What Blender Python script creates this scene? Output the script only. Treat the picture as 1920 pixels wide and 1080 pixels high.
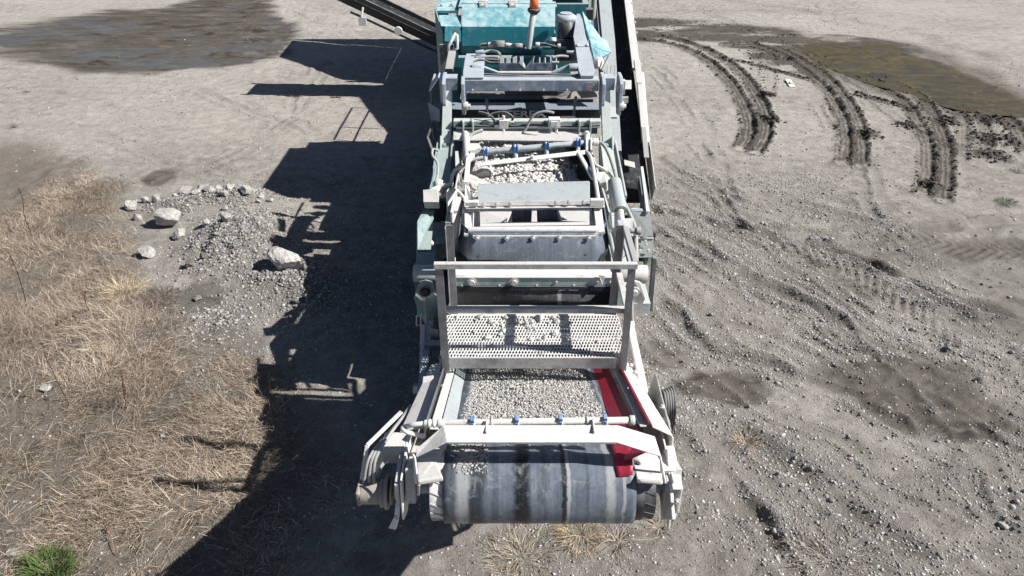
import bpy, bmesh, math, random
import numpy as np
from mathutils import Vector, Matrix, Euler
from mathutils.bvhtree import BVHTree

# ------------------------------------------------------------------ camera, sky, sun, exposure
sc = bpy.context.scene
for o in list(bpy.data.objects): bpy.data.objects.remove(o)
cam_d = bpy.data.cameras.new('camera'); cam = bpy.data.objects.new('camera', cam_d)
sc.collection.objects.link(cam); sc.camera = cam
cam.location = (0, 0, 5.4); cam.rotation_euler = (math.radians(90-34), 0, 0)
cam_d.lens = 24; cam_d.sensor_width = 36; cam_d.clip_end = 4000; cam_d.clip_start = 0.05
SUN = Vector((1.06, -0.17, 1.0)).normalized()
w = bpy.data.worlds.new('World'); sc.world = w; w.use_nodes = True
nt = w.node_tree; nt.nodes.clear()
sky = nt.nodes.new('ShaderNodeTexSky'); sky.sky_type = 'NISHITA'; sky.sun_disc = False
sky.altitude = 600; sky.air_density = .6; sky.dust_density = .9
sky.sun_elevation = math.asin(SUN.z); sky.sun_rotation = math.atan2(SUN.x, SUN.y)
bg = nt.nodes.new('ShaderNodeBackground'); bg.inputs[1].default_value = 0.05
wo = nt.nodes.new('ShaderNodeOutputWorld')
nt.links.new(sky.outputs[0], bg.inputs[0]); nt.links.new(bg.outputs[0], wo.inputs[0])
sun_d = bpy.data.lights.new('sun', 'SUN'); sun_d.energy = 5.0; sun_d.angle = math.radians(0.5)
sun_d.color = (1.0, 0.965, 0.915)
sun = bpy.data.objects.new('sun', sun_d); sc.collection.objects.link(sun)
sun.rotation_euler = SUN.to_track_quat('Z', 'Y').to_euler(); sun.location = (20, -5, 30)
sc.view_settings.view_transform = 'Standard'; sc.view_settings.look = 'None'
sc.view_settings.gamma = 1; sc.view_settings.use_curve_mapping = False
sc.view_settings.exposure = 0.58

rng = np.random.default_rng(7); random.seed(7)
COL = sc.collection

# ------------------------------------------------------------------ mesh helpers
class MB:
    def __init__(s): s.v = []; s.f = []; s.sm = []
    def add(s, vs, fs, smooth=False):
        b = len(s.v); s.v += [tuple(v) for v in vs]
        s.f += [tuple(b+i for i in f) for f in fs]; s.sm += [smooth]*len(fs)
        return s
    def box(s, lo, hi):
        x0,y0,z0 = lo; x1,y1,z1 = hi
        return s.add([(x0,y0,z0),(x1,y0,z0),(x1,y1,z0),(x0,y1,z0),(x0,y0,z1),(x1,y0,z1),(x1,y1,z1),(x0,y1,z1)],
              [(0,3,2,1),(4,5,6,7),(0,1,5,4),(1,2,6,5),(2,3,7,6),(3,0,4,7)])
    def beam(s, p, q, wd, ht, up=(0,0,1)):
        """box-section member from p to q, wd across, ht along up"""
        p = Vector(p); q = Vector(q); d = (q-p).normalized(); u = Vector(up)
        if abs(d.dot(u.normalized())) > .97: u = Vector((0,1,0))
        r = d.cross(u).normalized(); u = r.cross(d).normalized()
        vs = [c + r*a*wd/2 + u*b*ht/2 for c in (p,q) for a,b in ((-1,-1),(1,-1),(1,1),(-1,1))]
        return s.add(vs, [(0,1,2,3),(7,6,5,4),(0,4,5,1),(1,5,6,2),(2,6,7,3),(3,7,4,0)])
    def tube(s, pts, r, n=10, cap=True):
        pts = [Vector(p) for p in pts]; rings = []; pu = None
        for i, p in enumerate(pts):
            d = (pts[min(i+1,len(pts)-1)] - pts[max(i-1,0)]).normalized()
            if pu is None:
                pu = Vector((0,0,1)) if abs(d.z) < .9 else Vector((0,1,0))
            a = d.cross(pu).normalized(); b = a.cross(d).normalized(); pu = b
            rr = r[i] if isinstance(r, (list, tuple)) else r
            rings.append([p + a*math.cos(t)*rr + b*math.sin(t)*rr for t in (2*math.pi*k/n for k in range(n))])
        vs = [v for R_ in rings for v in R_]
        fs = [(i*n+k, i*n+(k+1)%n, (i+1)*n+(k+1)%n, (i+1)*n+k) for i in range(len(pts)-1) for k in range(n)]
        s.add(vs, fs, True)
        if cap:
            b = len(s.v) - len(vs)
            s.f += [tuple(b+k for k in reversed(range(n))), tuple(b+(len(pts)-1)*n+k for k in range(n))]; s.sm += [False]*2
        return s
    def cyl(s, p, q, r, n=20): return s.tube([p, q], r, n)
    def plate(s, poly, th):
        """flat polygon given real thickness (extruded backwards along its normal)"""
        P = [Vector(p) for p in poly]; n = Vector((0,0,0))
        for i in range(len(P)): n += P[i].cross(P[(i+1)%len(P)])
        n = n.normalized(); k = len(P)
        vs = P + [p - n*th for p in P]
        return s.add(vs, [tuple(range(k)), tuple(reversed(range(k,2*k)))] + [(i, i+k, (i+1)%k+k, (i+1)%k) for i in range(k)])
    def sweep(s, prof, a, b, th=0.01):
        """open profile [(p)] quads joining two lists of points, thickened"""
        A = [Vector(p) for p in a]; B = [Vector(p) for p in b]
        for i in range(len(A)-1): s.plate([A[i], A[i+1], B[i+1], B[i]], th)
        return s
    def grid(s, rows, smooth=True, th=0):
        m = len(rows); k = len(rows[0])
        vs = [v for r_ in rows for v in r_]
        fs = [(i*k+j, i*k+j+1, (i+1)*k+j+1, (i+1)*k+j) for i in range(m-1) for j in range(k-1)]
        return s.add(vs, fs, smooth)

def origin_fix(o): pass
def link(o, parent=None):
    COL.objects.link(o)
    if parent is not None:
        o.parent = parent
        o.matrix_parent_inverse = Matrix.Translation(-WP[parent.name])
    WP[o.name] = Vector((0,0,0)) if parent is not None or True else None
    return o
WP = {}
def build(name, mb, mat, parent=None, bevel=0.004, solid=0, kind=None, label=None):
    me = bpy.data.meshes.new(name); me.from_pydata([tuple(v) for v in mb.v], [], mb.f); me.validate()
    if len(me.polygons) == len(mb.sm): me.polygons.foreach_set('use_smooth', mb.sm)
    me.materials.append(mat)
    o = bpy.data.objects.new(name, me)
    if solid:
        m = o.modifiers.new('thickness', 'SOLIDIFY'); m.thickness = solid; m.offset = -1
    if bevel:
        m = o.modifiers.new('edges', 'BEVEL'); m.width = bevel; m.segments = 2; m.limit_method = 'ANGLE'; m.angle_limit = math.radians(40)
        m.harden_normals = False
    link(o, parent)
    if kind: o['kind'] = kind
    if label: o['label'] = label
    return o
def thing(name, loc, label, cat, group=None):
    o = bpy.data.objects.new(name, None); o.location = loc; COL.objects.link(o); o.empty_display_size = .3
    WP[o.name] = Vector(loc); tag(o, label, cat, group); return o
def tag(o, label, cat, group=None, kind=None):
    o['label'] = label; o['category'] = cat
    if group: o['group'] = group
    if kind: o['kind'] = kind
    return o
def arc(c, r, a0, a1, n, ax='yz', x=0):
    return [Vector((x, c[0]+r*math.cos(math.radians(a0+(a1-a0)*i/n)), c[1]+r*math.sin(math.radians(a0+(a1-a0)*i/n)))) for i in range(n+1)]
def spline(pts, k=6):
    P = [Vector(p) for p in pts]; out = []
    for i in range(len(P)-1):
        p0 = P[max(i-1,0)]; p1 = P[i]; p2 = P[i+1]; p3 = P[min(i+2,len(P)-1)]
        for j in range(k):
            t = j/k
            out.append(.5*((2*p1)+(-p0+p2)*t+(2*p0-5*p1+4*p2-p3)*t*t+(-p0+3*p1-3*p2+p3)*t**3))
    out.append(P[-1]); return out

# ------------------------------------------------------------------ materials
def newmat(name):
    m = bpy.data.materials.new(name); m.use_nodes = True
    t = m.node_tree; b = t.nodes['Principled BSDF']; return m, t, b
def noise(t, scale, detail=6, rough=.6, vec=None, dist=0):
    n = t.nodes.new('ShaderNodeTexNoise'); n.inputs['Scale'].default_value = scale
    n.inputs['Detail'].default_value = detail; n.inputs['Roughness'].default_value = rough; n.inputs['Distortion'].default_value = dist
    if vec is not None: t.links.new(vec, n.inputs['Vector'])
    return n.outputs[0]
def ramp(t, fac, stops):
    r = t.nodes.new('ShaderNodeValToRGB'); e = r.color_ramp.elements
    while len(e) < len(stops): e.new(.5)
    for q, (p, c) in zip(e, stops):
        q.position = p; q.color = (c, c, c, 1) if isinstance(c, (int, float)) else (*c, 1)
    t.links.new(fac, r.inputs[0]); return r.outputs[0]
def mix(t, fac, a, b, mode='MIX'):
    n = t.nodes.new('ShaderNodeMix'); n.data_type = 'RGBA'; n.blend_type = mode
    for s, v in ((n.inputs[0], fac), (n.inputs[6], a), (n.inputs[7], b)):
        if isinstance(v, (int, float)): s.default_value = v
        elif isinstance(v, tuple): s.default_value = (*v, 1)
        else: t.links.new(v, s)
    return n.outputs[2]
def math_(t, op, a, b=0.0, c=0.0):
    n = t.nodes.new('ShaderNodeMath'); n.operation = op
    for s, v in zip(n.inputs, (a, b, c)):
        if isinstance(v, (int, float)): s.default_value = v
        else: t.links.new(v, s)
    return n.outputs[0]
def coords(t, stretch=None):
    tc = t.nodes.new('ShaderNodeTexCoord'); v = tc.outputs['Object']
    if stretch:
        mp = t.nodes.new('ShaderNodeMapping'); mp.inputs['Scale'].default_value = stretch
        t.links.new(v, mp.inputs[0]); v = mp.outputs[0]
    return v
def bump(t, b, h, strength=.3, dist=.005):
    n = t.nodes.new('ShaderNodeBump'); n.inputs['Strength'].default_value = strength; n.inputs['Distance'].default_value = dist
    t.links.new(h, n.inputs['Height']); t.links.new(n.outputs[0], b.inputs['Normal'])

def dusty(name, base, dust=(.55,.53,.50), amount=.5, rough=.6, metal=0.0, top=.35, streak=True, grime=(.085,.075,.065)):
    """painted or bare steel with stone dust lying on it (more on upward faces), runs and grime"""
    m, t, b = newmat(name); co = coords(t)
    n1 = noise(t, 2.3, 8, .65, co, .4); n2 = noise(t, 14, 6, .7, co)
    n3 = noise(t, 1.0, 6, .6, coords(t, (9, 9, .9)))
    g = t.nodes.new('ShaderNodeNewGeometry'); sp = t.nodes.new('ShaderNodeSeparateXYZ'); t.links.new(g.outputs['Normal'], sp.inputs[0])
    up = math_(t, 'MULTIPLY', math_(t, 'MAXIMUM', sp.outputs[2], 0.0), top)
    s = math_(t, 'ADD', math_(t, 'MULTIPLY', n1, .5), math_(t, 'MULTIPLY', n2, .35))
    if streak: s = math_(t, 'ADD', s, math_(t, 'MULTIPLY', n3, .3))
    else: s = math_(t, 'ADD', s, .15)
    s = math_(t, 'ADD', math_(t, 'ADD', s, up), amount - .5)
    f = ramp(t, s, [(.38, 0.0), (.49, .3), (.60, .8), (.80, .98)])
    c = mix(t, f, base, dust)
    gr = ramp(t, noise(t, 5.0, 8, .75, co, .8), [(.53, 0.0), (.68, .7)])
    c = mix(t, gr, c, mix(t, .45, c, grime))
    ru = ramp(t, noise(t, 17, 7, .8, co, .5), [(.60, 0.0), (.68, .8)])
    c = mix(t, math_(t, 'MULTIPLY', ru, .75), c, mix(t, n2, (.09,.05,.03), (.22,.15,.11)))
    sp_ = ramp(t, noise(t, 90, 3, .8, co), [(.34, .55), (.44, 0.0)])
    c = mix(t, sp_, c, mix(t, .6, c, grime))
    t.links.new(c, b.inputs['Base Color'])
    b.inputs['Metallic'].default_value = metal
    rr = t.nodes.new('ShaderNodeMapRange'); t.links.new(f, rr.inputs[0]); rr.inputs[3].default_value = rough*.75; rr.inputs[4].default_value = .92
    t.links.new(rr.outputs[0], b.inputs['Roughness'])
    bump(t, b, noise(t, 60, 5, .7, co), .35, .003)
    return m
M = {}
M['teal'] = dusty('teal paint', (.022,.17,.205), (.34,.40,.39), .28, .45)
M['teal_clean'] = dusty('teal hood paint', (.035,.30,.37), (.50,.62,.63), .28, .36, top=.22)
M['teal_faded'] = dusty('faded teal paint', (.12,.27,.275), (.50,.54,.52), .50, .55)
M['bluegrey'] = dusty('blue grey steel', (.15,.205,.275), (.46,.51,.56), .42, .38, .25)
M['galv'] = dusty('galvanised plate', (.17,.235,.265), (.44,.48,.49), .40, .36, .3)
M['white'] = dusty('white dusted steel', (.38,.38,.375), (.72,.705,.68), .62, .7)
M['pale'] = dusty('pale grey steel', (.22,.225,.235), (.58,.57,.55), .48, .6)
M['rail'] = dusty('grey rail steel', (.14,.14,.155), (.40,.39,.38), .36, .55)
M['dark'] = dusty('dark steel', (.025,.03,.035), (.22,.22,.215), .18, .55)
M['darkgreen'] = dusty('dark green grey steel', (.07,.095,.10), (.27,.29,.29), .35, .5)
M['navy'] = dusty('blue black steel', (.035,.05,.075), (.25,.28,.33), .25, .45)
M['blue'] = dusty('blue plastic', (.03,.17,.48), (.5,.5,.5), .24, .5, top=.15)
M['redrub'] = dusty('red rubber skirt', (.34,.016,.045), (.44,.20,.22), .16, .6, top=.06)
M['rubber'] = dusty('black rubber', (.016,.017,.02), (.24,.25,.27), .22, .55)
M['hose'] = dusty('hydraulic hose', (.03,.03,.032), (.40,.395,.385), .5, .6)
M['hose_dark'] = dusty('black hose', (.02,.02,.022), (.22,.22,.22), .25, .5)
M['mudcake'] = dusty('caked mud', (.17,.15,.125), (.36,.33,.29), .5, .95)
M['orange'] = dusty('orange beacon lens', (.75,.16,.03), (.6,.35,.2), .15, .25, top=.1)
M['bolt'] = dusty('bolt steel', (.38,.38,.38), (.62,.61,.59), .6, .5, .2)
M['concrete_dust'] = dusty('stone dust crust', (.33,.32,.30), (.52,.51,.485), .55, .95)

def belt_mat(name, stripes, base=(.045,.06,.082), dust=(.19,.225,.27)):
    m, t, b = newmat(name); co = coords(t)
    along = noise(t, 1.0, 8, .7, coords(t, (46, 1.0, 1.0)))
    fine = noise(t, 40, 6, .7, co); big = noise(t, 3, 6, .6, co)
    f = ramp(t, math_(t, 'ADD', math_(t, 'ADD', math_(t, 'MULTIPLY', along, .34), math_(t, 'MULTIPLY', big, .3)), math_(t, 'MULTIPLY', noise(t, 55, 8, .85, coords(t, (1, .5, .5))), .36)), [(.40, .12), (.62, .95)])
    c = mix(t, f, base, dust)
    sp = t.nodes.new('ShaderNodeSeparateXYZ'); t.links.new(co, sp.inputs[0])
    wob = math_(t, 'MULTIPLY', math_(t, 'SUBTRACT', noise(t, 5, 6, .7, co), .5), .06)
    xx = math_(t, 'ADD', sp.outputs[0], wob)
    for x0, wd, k, colr in stripes:
        d = math_(t, 'ABSOLUTE', math_(t, 'SUBTRACT', xx, x0))
        r = t.nodes.new('ShaderNodeMapRange'); r.interpolation_type = 'SMOOTHSTEP'
        t.links.new(d, r.inputs[0]); r.inputs[1].default_value = wd*.45; r.inputs[2].default_value = wd*1.2
        r.inputs[3].default_value = k; r.inputs[4].default_value = 0
        c = mix(t, math_(t, 'MULTIPLY', r.outputs[0], ramp(t, fine, [(.25, .7), (.5, 1.0)])), c, colr)
    sc_ = ramp(t, noise(t, 1.0, 4, .8, coords(t, (120, 3, 3))), [(.6, 0.0), (.75, .35)])
    c = mix(t, sc_, c, (.36,.39,.43))
    c = mix(t, ramp(t, noise(t, 9, 8, .8, co, .6), [(.54, 0.0), (.72, .6)]), c, (.40,.42,.43))
    c = mix(t, ramp(t, noise(t, 6, 6, .75, coords(t, (2, 1, 1)), .4), [(.30, .7), (.44, 0.0)]), c, (.02,.025,.035))
    t.links.new(c, b.inputs['Base Color']); b.inputs['Roughness'].default_value = .5
    bump(t, b, fine, .4, .003); return m
K = (.006,.007,.010); PD = (.50,.50,.49)
M['belt'] = belt_mat('worn conveyor belt', [(-.21,.06,.75,K), (-.29,.05,.5,PD), (.058,.055,1.0,K), (-.10,.02,.3,K), (.19,.015,.3,K), (.44,.012,.25,K), (.30,.014,.95,K), (.325,.012,.6,PD), (.57,.03,.55,PD), (-.36,.05,.5,K), (.645,.012,.5,PD)])
M['curtain'] = belt_mat('rubber curtain', [(-.45,.05,.5,K), (.9,.03,.5,K)], (.065,.085,.11), (.19,.225,.27))
M['drumrub'] = belt_mat('dirty drum rubber', [(.42,.02,.5,PD)], (.015,.017,.02), (.11,.115,.125))
M['belt2'] = belt_mat('black conveyor belt', [(1.6,.05,.4,K)], (.008,.009,.011), (.035,.037,.042))

def attr_mat(name, rough=.95, spec=.2, bscale=90, bstr=.6, nvar=.25):
    m, t, b = newmat(name)
    a = t.nodes.new('ShaderNodeAttribute'); a.attribute_name = 'col'
    co = coords(t); n = noise(t, bscale, 5, .7, co)
    c = mix(t, 1.0, a.outputs[0], ramp(t, n, [(.25, 1-nvar), (.75, 1+nvar*.4)]), 'MULTIPLY')
    t.links.new(c, b.inputs['Base Color']); b.inputs['Roughness'].default_value = rough
    b.inputs['Specular IOR Level'].default_value = spec
    bump(t, b, n, bstr, .004); return m
M['stone'] = attr_mat('limestone', .92)
M['boulder'] = attr_mat('broken limestone', .95, .15, 22, 1.0, .5)
M['boulder'].node_tree.nodes['Bump'].inputs['Distance'].default_value = .03
M['blade'] = attr_mat('dry grass', .75, .2, 30, .0, .15)

# ------------------------------------------------------------------ noise fields for the ground
def vnoise(x, y, seed, per=256):
    r = np.random.default_rng(seed).random((per, per)).astype(np.float32)
    xi = np.floor(x).astype(np.int64); yi = np.floor(y).astype(np.int64)
    fx = x-xi; fy = y-yi; fx = fx*fx*(3-2*fx); fy = fy*fy*(3-2*fy)
    x0 = xi % per; x1 = (xi+1) % per; y0 = yi % per; y1 = (yi+1) % per
    return (r[y0,x0]*(1-fx)+r[y0,x1]*fx)*(1-fy) + (r[y1,x0]*(1-fx)+r[y1,x1]*fx)*fy
def fbm(x, y, seed, oct_=4, gain=.5):
    s = 0; a = 1; tot = 0
    for k in range(oct_):
        s = s + a*vnoise(x*2**k+17.3*k, y*2**k-9.1*k, seed+k); tot += a; a *= gain
    return s/tot
def sstep(a, b, x):
    t = np.clip((x-a)/(b-a), 0, 1); return t*t*(3-2*t)
def poly_dist(x, y, pts):
    """distance to a polyline, signed side offset, and arc length of the nearest point"""
    if x.size > 50000:                      # only look near the line on the big grid
        P_ = np.array(pts); m = (x > P_[:,0].min()-1.6) & (x < P_[:,0].max()+1.6) & (y > P_[:,1].min()-1.6) & (y < P_[:,1].max()+1.6)
        b_, s_, a_ = np.full(x.shape, 9.0), np.full(x.shape, 9.0), np.zeros(x.shape)
        if m.any() and m.sum() < x.size*.9:
            xm, ym = x[m], y[m]; o_ = [poly_dist(xm[i:i+40000], ym[i:i+40000], pts) for i in range(0, len(xm), 40000)]
            b_[m] = np.concatenate([q[0] for q in o_]); s_[m] = np.concatenate([q[1] for q in o_]); a_[m] = np.concatenate([q[2] for q in o_])
            return b_, s_, a_
    best = np.full(x.shape, 1e9); side = np.zeros(x.shape); al = np.zeros(x.shape); acc = 0
    for (ax, ay), (bx, by) in zip(pts[:-1], pts[1:]):
        dx, dy = bx-ax, by-ay; L = math.hypot(dx, dy)
        if L < 1e-6: continue
        t = np.clip(((x-ax)*dx+(y-ay)*dy)/(L*L), 0, 1)
        d = np.hypot(x-(ax+t*dx), y-(ay+t*dy)); s = ((x-ax)*dy-(y-ay)*dx)/L
        m = d < best; best = np.where(m, d, best); side = np.where(m, np.sign(s)*d, side); al = np.where(m, acc+t*L, al)
        acc += L
    return best, side, al
def in_poly(x, y, poly):
    c = np.zeros(x.shape, bool); n = len(poly)
    for i in range(n):
        (x0, y0), (x1, y1) = poly[i], poly[(i+1) % n]
        if y0 == y1: continue
        m = ((y0 > y) != (y1 > y)) & (x < (x1-x0)*(y-y0)/(y1-y0)+x0)
        c ^= m
    return c
def soft_poly(x, y, poly, wd):
    d, _, _ = poly_dist(x, y, list(poly)+[poly[0]])
    s = np.where(in_poly(x, y, poly), d, -d); return sstep(-wd, wd, s), s
def sm(pts, k=5): return [(v[0], v[1]) for v in spline([(p[0], p[1], 0) for p in pts], k)]

TRACKS = [  # (centre line on the ground, tyre width, depth, darkness)
 (sm([(3.789, 21.794), (4.829, 21.044), (5.416, 19.457), (5.552, 17.163), (5.353, 15.142), (5.044, 13.897), (4.642, 13.025)]), .27, .035, .95),
 (sm([(4.517, 22.186), (5.489, 20.924), (6.015, 18.737), (5.952, 16.336), (5.654, 14.697), (5.288, 13.656), (4.853, 12.861)]), .27, .035, .95),
 (sm([(7.222, 21.414), (7.701, 19.671), (7.843, 17.603), (7.592, 15.573), (7.087, 13.836), (6.396, 12.286)]), .25, .03, .8),
 (sm([(7.796, 20.924), (8.225, 18.638), (8.075, 16.336), (7.606, 14.368), (6.705, 12.186)]), .25, .03, .85),
 (sm([(8.856, 18.061), (9.354, 16.416), (8.903, 14.209), (7.877, 11.989), (7.257, 10.946)]), .26, .03, .75),
 (sm([(9.600, 18.155), (9.912, 16.336), (9.179, 13.897), (8.241, 11.989), (7.464, 10.656)]), .26, .03, .85),
 (sm([(10.150, 15.947), (10.163, 15.038), (9.446, 13.597), (8.777, 12.490)]), .24, .02, .5),
 (sm([(10.404, 15.947), (10.489, 14.866), (9.903, 13.538), (9.174, 12.490)]), .24, .02, .45),
 (sm([(7.114, 20.338), (6.551, 18.540), (6.002, 16.950)]), .25, .012, .25),
 (sm([(7.477, 20.112), (6.832, 18.061), (6.150, 16.140)]), .25, .012, .3),
 (sm([(5.889, 19.671), (6.896, 18.540), (7.706, 17.603)]), .16, .02, .8),
 (sm([(8.415, 16.659), (8.882, 15.947), (9.387, 15.427)]), .2, .02, .8),
 (sm([(11.235, 15.213), (10.926, 14.209), (10.301, 12.753)]), .3, .03, .7),
]
CLODS = [((6.211, 16.336), .25), ((5.737, 14.697), .25), ((7.554, 13.897), .3), ((10.690, 14.697), .45), ((10.104, 13.538), .5), ((9.579, 12.700), .35), ((9.716, 14.697), .3), ((8.679, 14.466), .25), ((7.650, 11.404), .2)]
PUDDLE = sm([(8.468, 20.569), (9.366, 21.289), (10.335, 21.289), (11.345, 20.686), (12.035, 19.299), (12.298, 17.693), (12.228, 16.336), (11.978, 15.038), (10.828, 15.142), (10.119, 15.647), (9.599, 16.659), (9.043, 17.513), (8.629, 18.938), (8.468, 20.569)], 4)
MUDPAN = sm([(-16.558, 21.923), (-16.045, 23.882), (-14.438, 25.309), (-12.236, 26.344), (-11.790, 28.865), (-9.623, 28.656), (-8.352, 25.143), (-7.028, 23.149), (-6.743, 20.569), (-7.605, 18.938), (-9.441, 18.442), (-11.689, 18.638), (-13.892, 19.671), (-16.558, 21.923)], 4)
CHURN = sm([(3.828, 24.498), (6.095, 24.034), (8.548, 23.293), (10.706, 22.186), (11.918, 20.569), (10.137, 19.040), (7.872, 18.061), (7.052, 19.040), (6.076, 21.044), (4.590, 21.666), (3.391, 21.289), (3.828, 24.498)], 3)
DAMP = [((-6.569, 11.656), .35, .45, .7), ((2.416, 5.923), .55, .35, .75), ((1.855, 6.584), .45, .3, .5), ((4.664, 6.090), 1.0, .4, .7), ((4.766, 5.556), .8, .35, .75), ((5.993, 9.034), 1.2, .5, .35),
        ((7.553, 9.034), .9, .35, .5), ((-3.728, 6.637), .5, .5, .45), ((-4.350, 7.742), .35, .4, .6), ((6.286, 22.590), 1.4, .5, .6), ((-2.947, 4.785), .4, .3, .3), ((4.634, 8.282), .9, .5, .3), ((6.631, 7.249), .9, .5, .4), ((-0.143, 3.734), .6, .3, .2)]
RUTS = [sm([(2.403, 10.357), (3.000, 8.876), (3.834, 7.742), (4.598, 6.797), (5.346, 6.185), (6.076, 5.556)]),
        sm([(1.991, 7.742), (2.502, 6.797), (3.150, 6.282), (3.902, 5.771), (4.624, 4.856)]),
        sm([(4.096, 9.532), (5.189, 8.876), (5.899, 7.742), (6.085, 6.797), (6.184, 5.905)]),
        sm([(1.735, 6.282), (2.044, 5.640), (2.575, 5.002), (3.118, 4.381), (3.562, 3.789)]),
        sm([(2.521, 10.260), (3.804, 9.707), (5.461, 9.532), (7.263, 9.707), (8.762, 9.886)]),
        sm([(4.885, 9.361), (5.715, 8.282), (6.270, 7.615), (6.979, 7.132)]),
        sm([(1.624, 5.310), (2.003, 4.715), (2.412, 3.957), (2.489, 3.473)])]
FAINT = [sm(q_, 3) for q_ in (
  [(2.660, 11.293), (3.804, 9.707), (4.943, 8.282), (6.843, 7.249)], [(2.261, 9.532), (3.320, 8.006), (4.479, 6.381), (5.534, 5.077)], [(2.270, 8.876), (2.781, 7.368), (3.506, 6.381), (5.450, 5.310)],
  [(3.135, 12.490), (4.538, 10.656), (6.572, 10.071), (8.824, 10.260)], [(3.338, 11.518), (4.433, 9.034), (5.220, 7.249), (6.301, 6.185)], [(1.954, 7.132), (2.597, 5.905), (3.388, 5.077), (4.263, 4.194)],
  [(3.242, 9.886), (4.424, 7.742), (4.810, 5.640), (4.771, 4.194)], [(3.481, 8.572), (4.327, 6.797), (5.390, 5.815), (5.903, 5.472)], [(1.570, 4.715), (2.233, 4.194), (3.126, 3.900), (4.426, 3.627)],
  [(4.023, 18.540), (4.237, 14.531), (3.988, 11.750), (4.031, 9.886)], [(5.001, 10.656), (5.958, 9.886), (6.488, 8.282), (7.300, 7.742)], [(4.932, 25.646), (10.244, 25.646), (13.081, 21.923), (14.223, 18.540)],
  [(7.067, 28.450), (11.797, 24.817), (13.564, 21.289), (13.760, 17.603)], [(-4.020, 13.597), (-6.347, 15.573), (-8.489, 17.163), (-10.458, 17.603)], [(-4.995, 19.040), (-4.944, 14.531), (-5.538, 12.490), (-6.480, 11.518)], [(-7.588, 25.646), (-5.583, 23.293), (-3.585, 24.034), (-3.035, 25.646)],
  [(-10.594, 14.531), (-8.407, 13.897), (-5.467, 11.989), (-3.535, 11.518)], [(7.004, 24.817), (8.509, 20.686), (8.710, 14.531), (9.822, 12.490)], [(7.467, 15.573), (7.146, 13.597), (6.779, 11.750), (6.303, 10.260)])]
TREADS = [sm([(6.314, 9.532), (7.133, 9.163), (8.108, 8.876)]), sm([(4.269, 9.034), (4.797, 8.498), (5.161, 7.742), (5.544, 6.797)]), sm([(11.385, 20.112), (14.272, 22.590), (17.567, 24.034)]), sm([(12.189, 24.034), (16.412, 26.524), (19.538, 28.450)]), sm([(9.954, 24.817), (11.553, 22.590), (12.340, 19.040), (12.806, 16.741)])]
MOUND = [((-4.226, 9.278), .75, 1.0, .24), ((-5.752, 10.455), .6, .35, .10), ((-4.965, 10.820), .8, .35, .14), ((-3.244, 8.282), .6, .5, .14), ((-2.654, 7.742), .6, .5, .08), ((-3.739, 7.249), .5, .5, .05)]
GRASS = [(-18.471, 13.538), (-10.065, 13.249), (-8.920, 12.753), (-7.876, 11.750), (-6.992, 10.656), (-6.268, 9.707), (-6.040, 8.876), (-5.401, 7.939), (-4.656, 7.249), (-3.776, 6.584), (-2.997, 5.996), (-2.667, 5.310), (-2.382, 4.715), (-2.200, 4.255), (-2.559, 3.957), (-2.396, 3.473), (-1.643, 1.873), (-6.644, 1.873)]
GRASS2 = [(-3.614, 6.689), (-2.828, 6.282), (-2.125, 5.472), (-1.678, 4.715), (-1.624, 4.194), (-1.857, 3.524), (-1.765, 2.553), (-2.648, 2.553), (-2.822, 4.578)]

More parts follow.
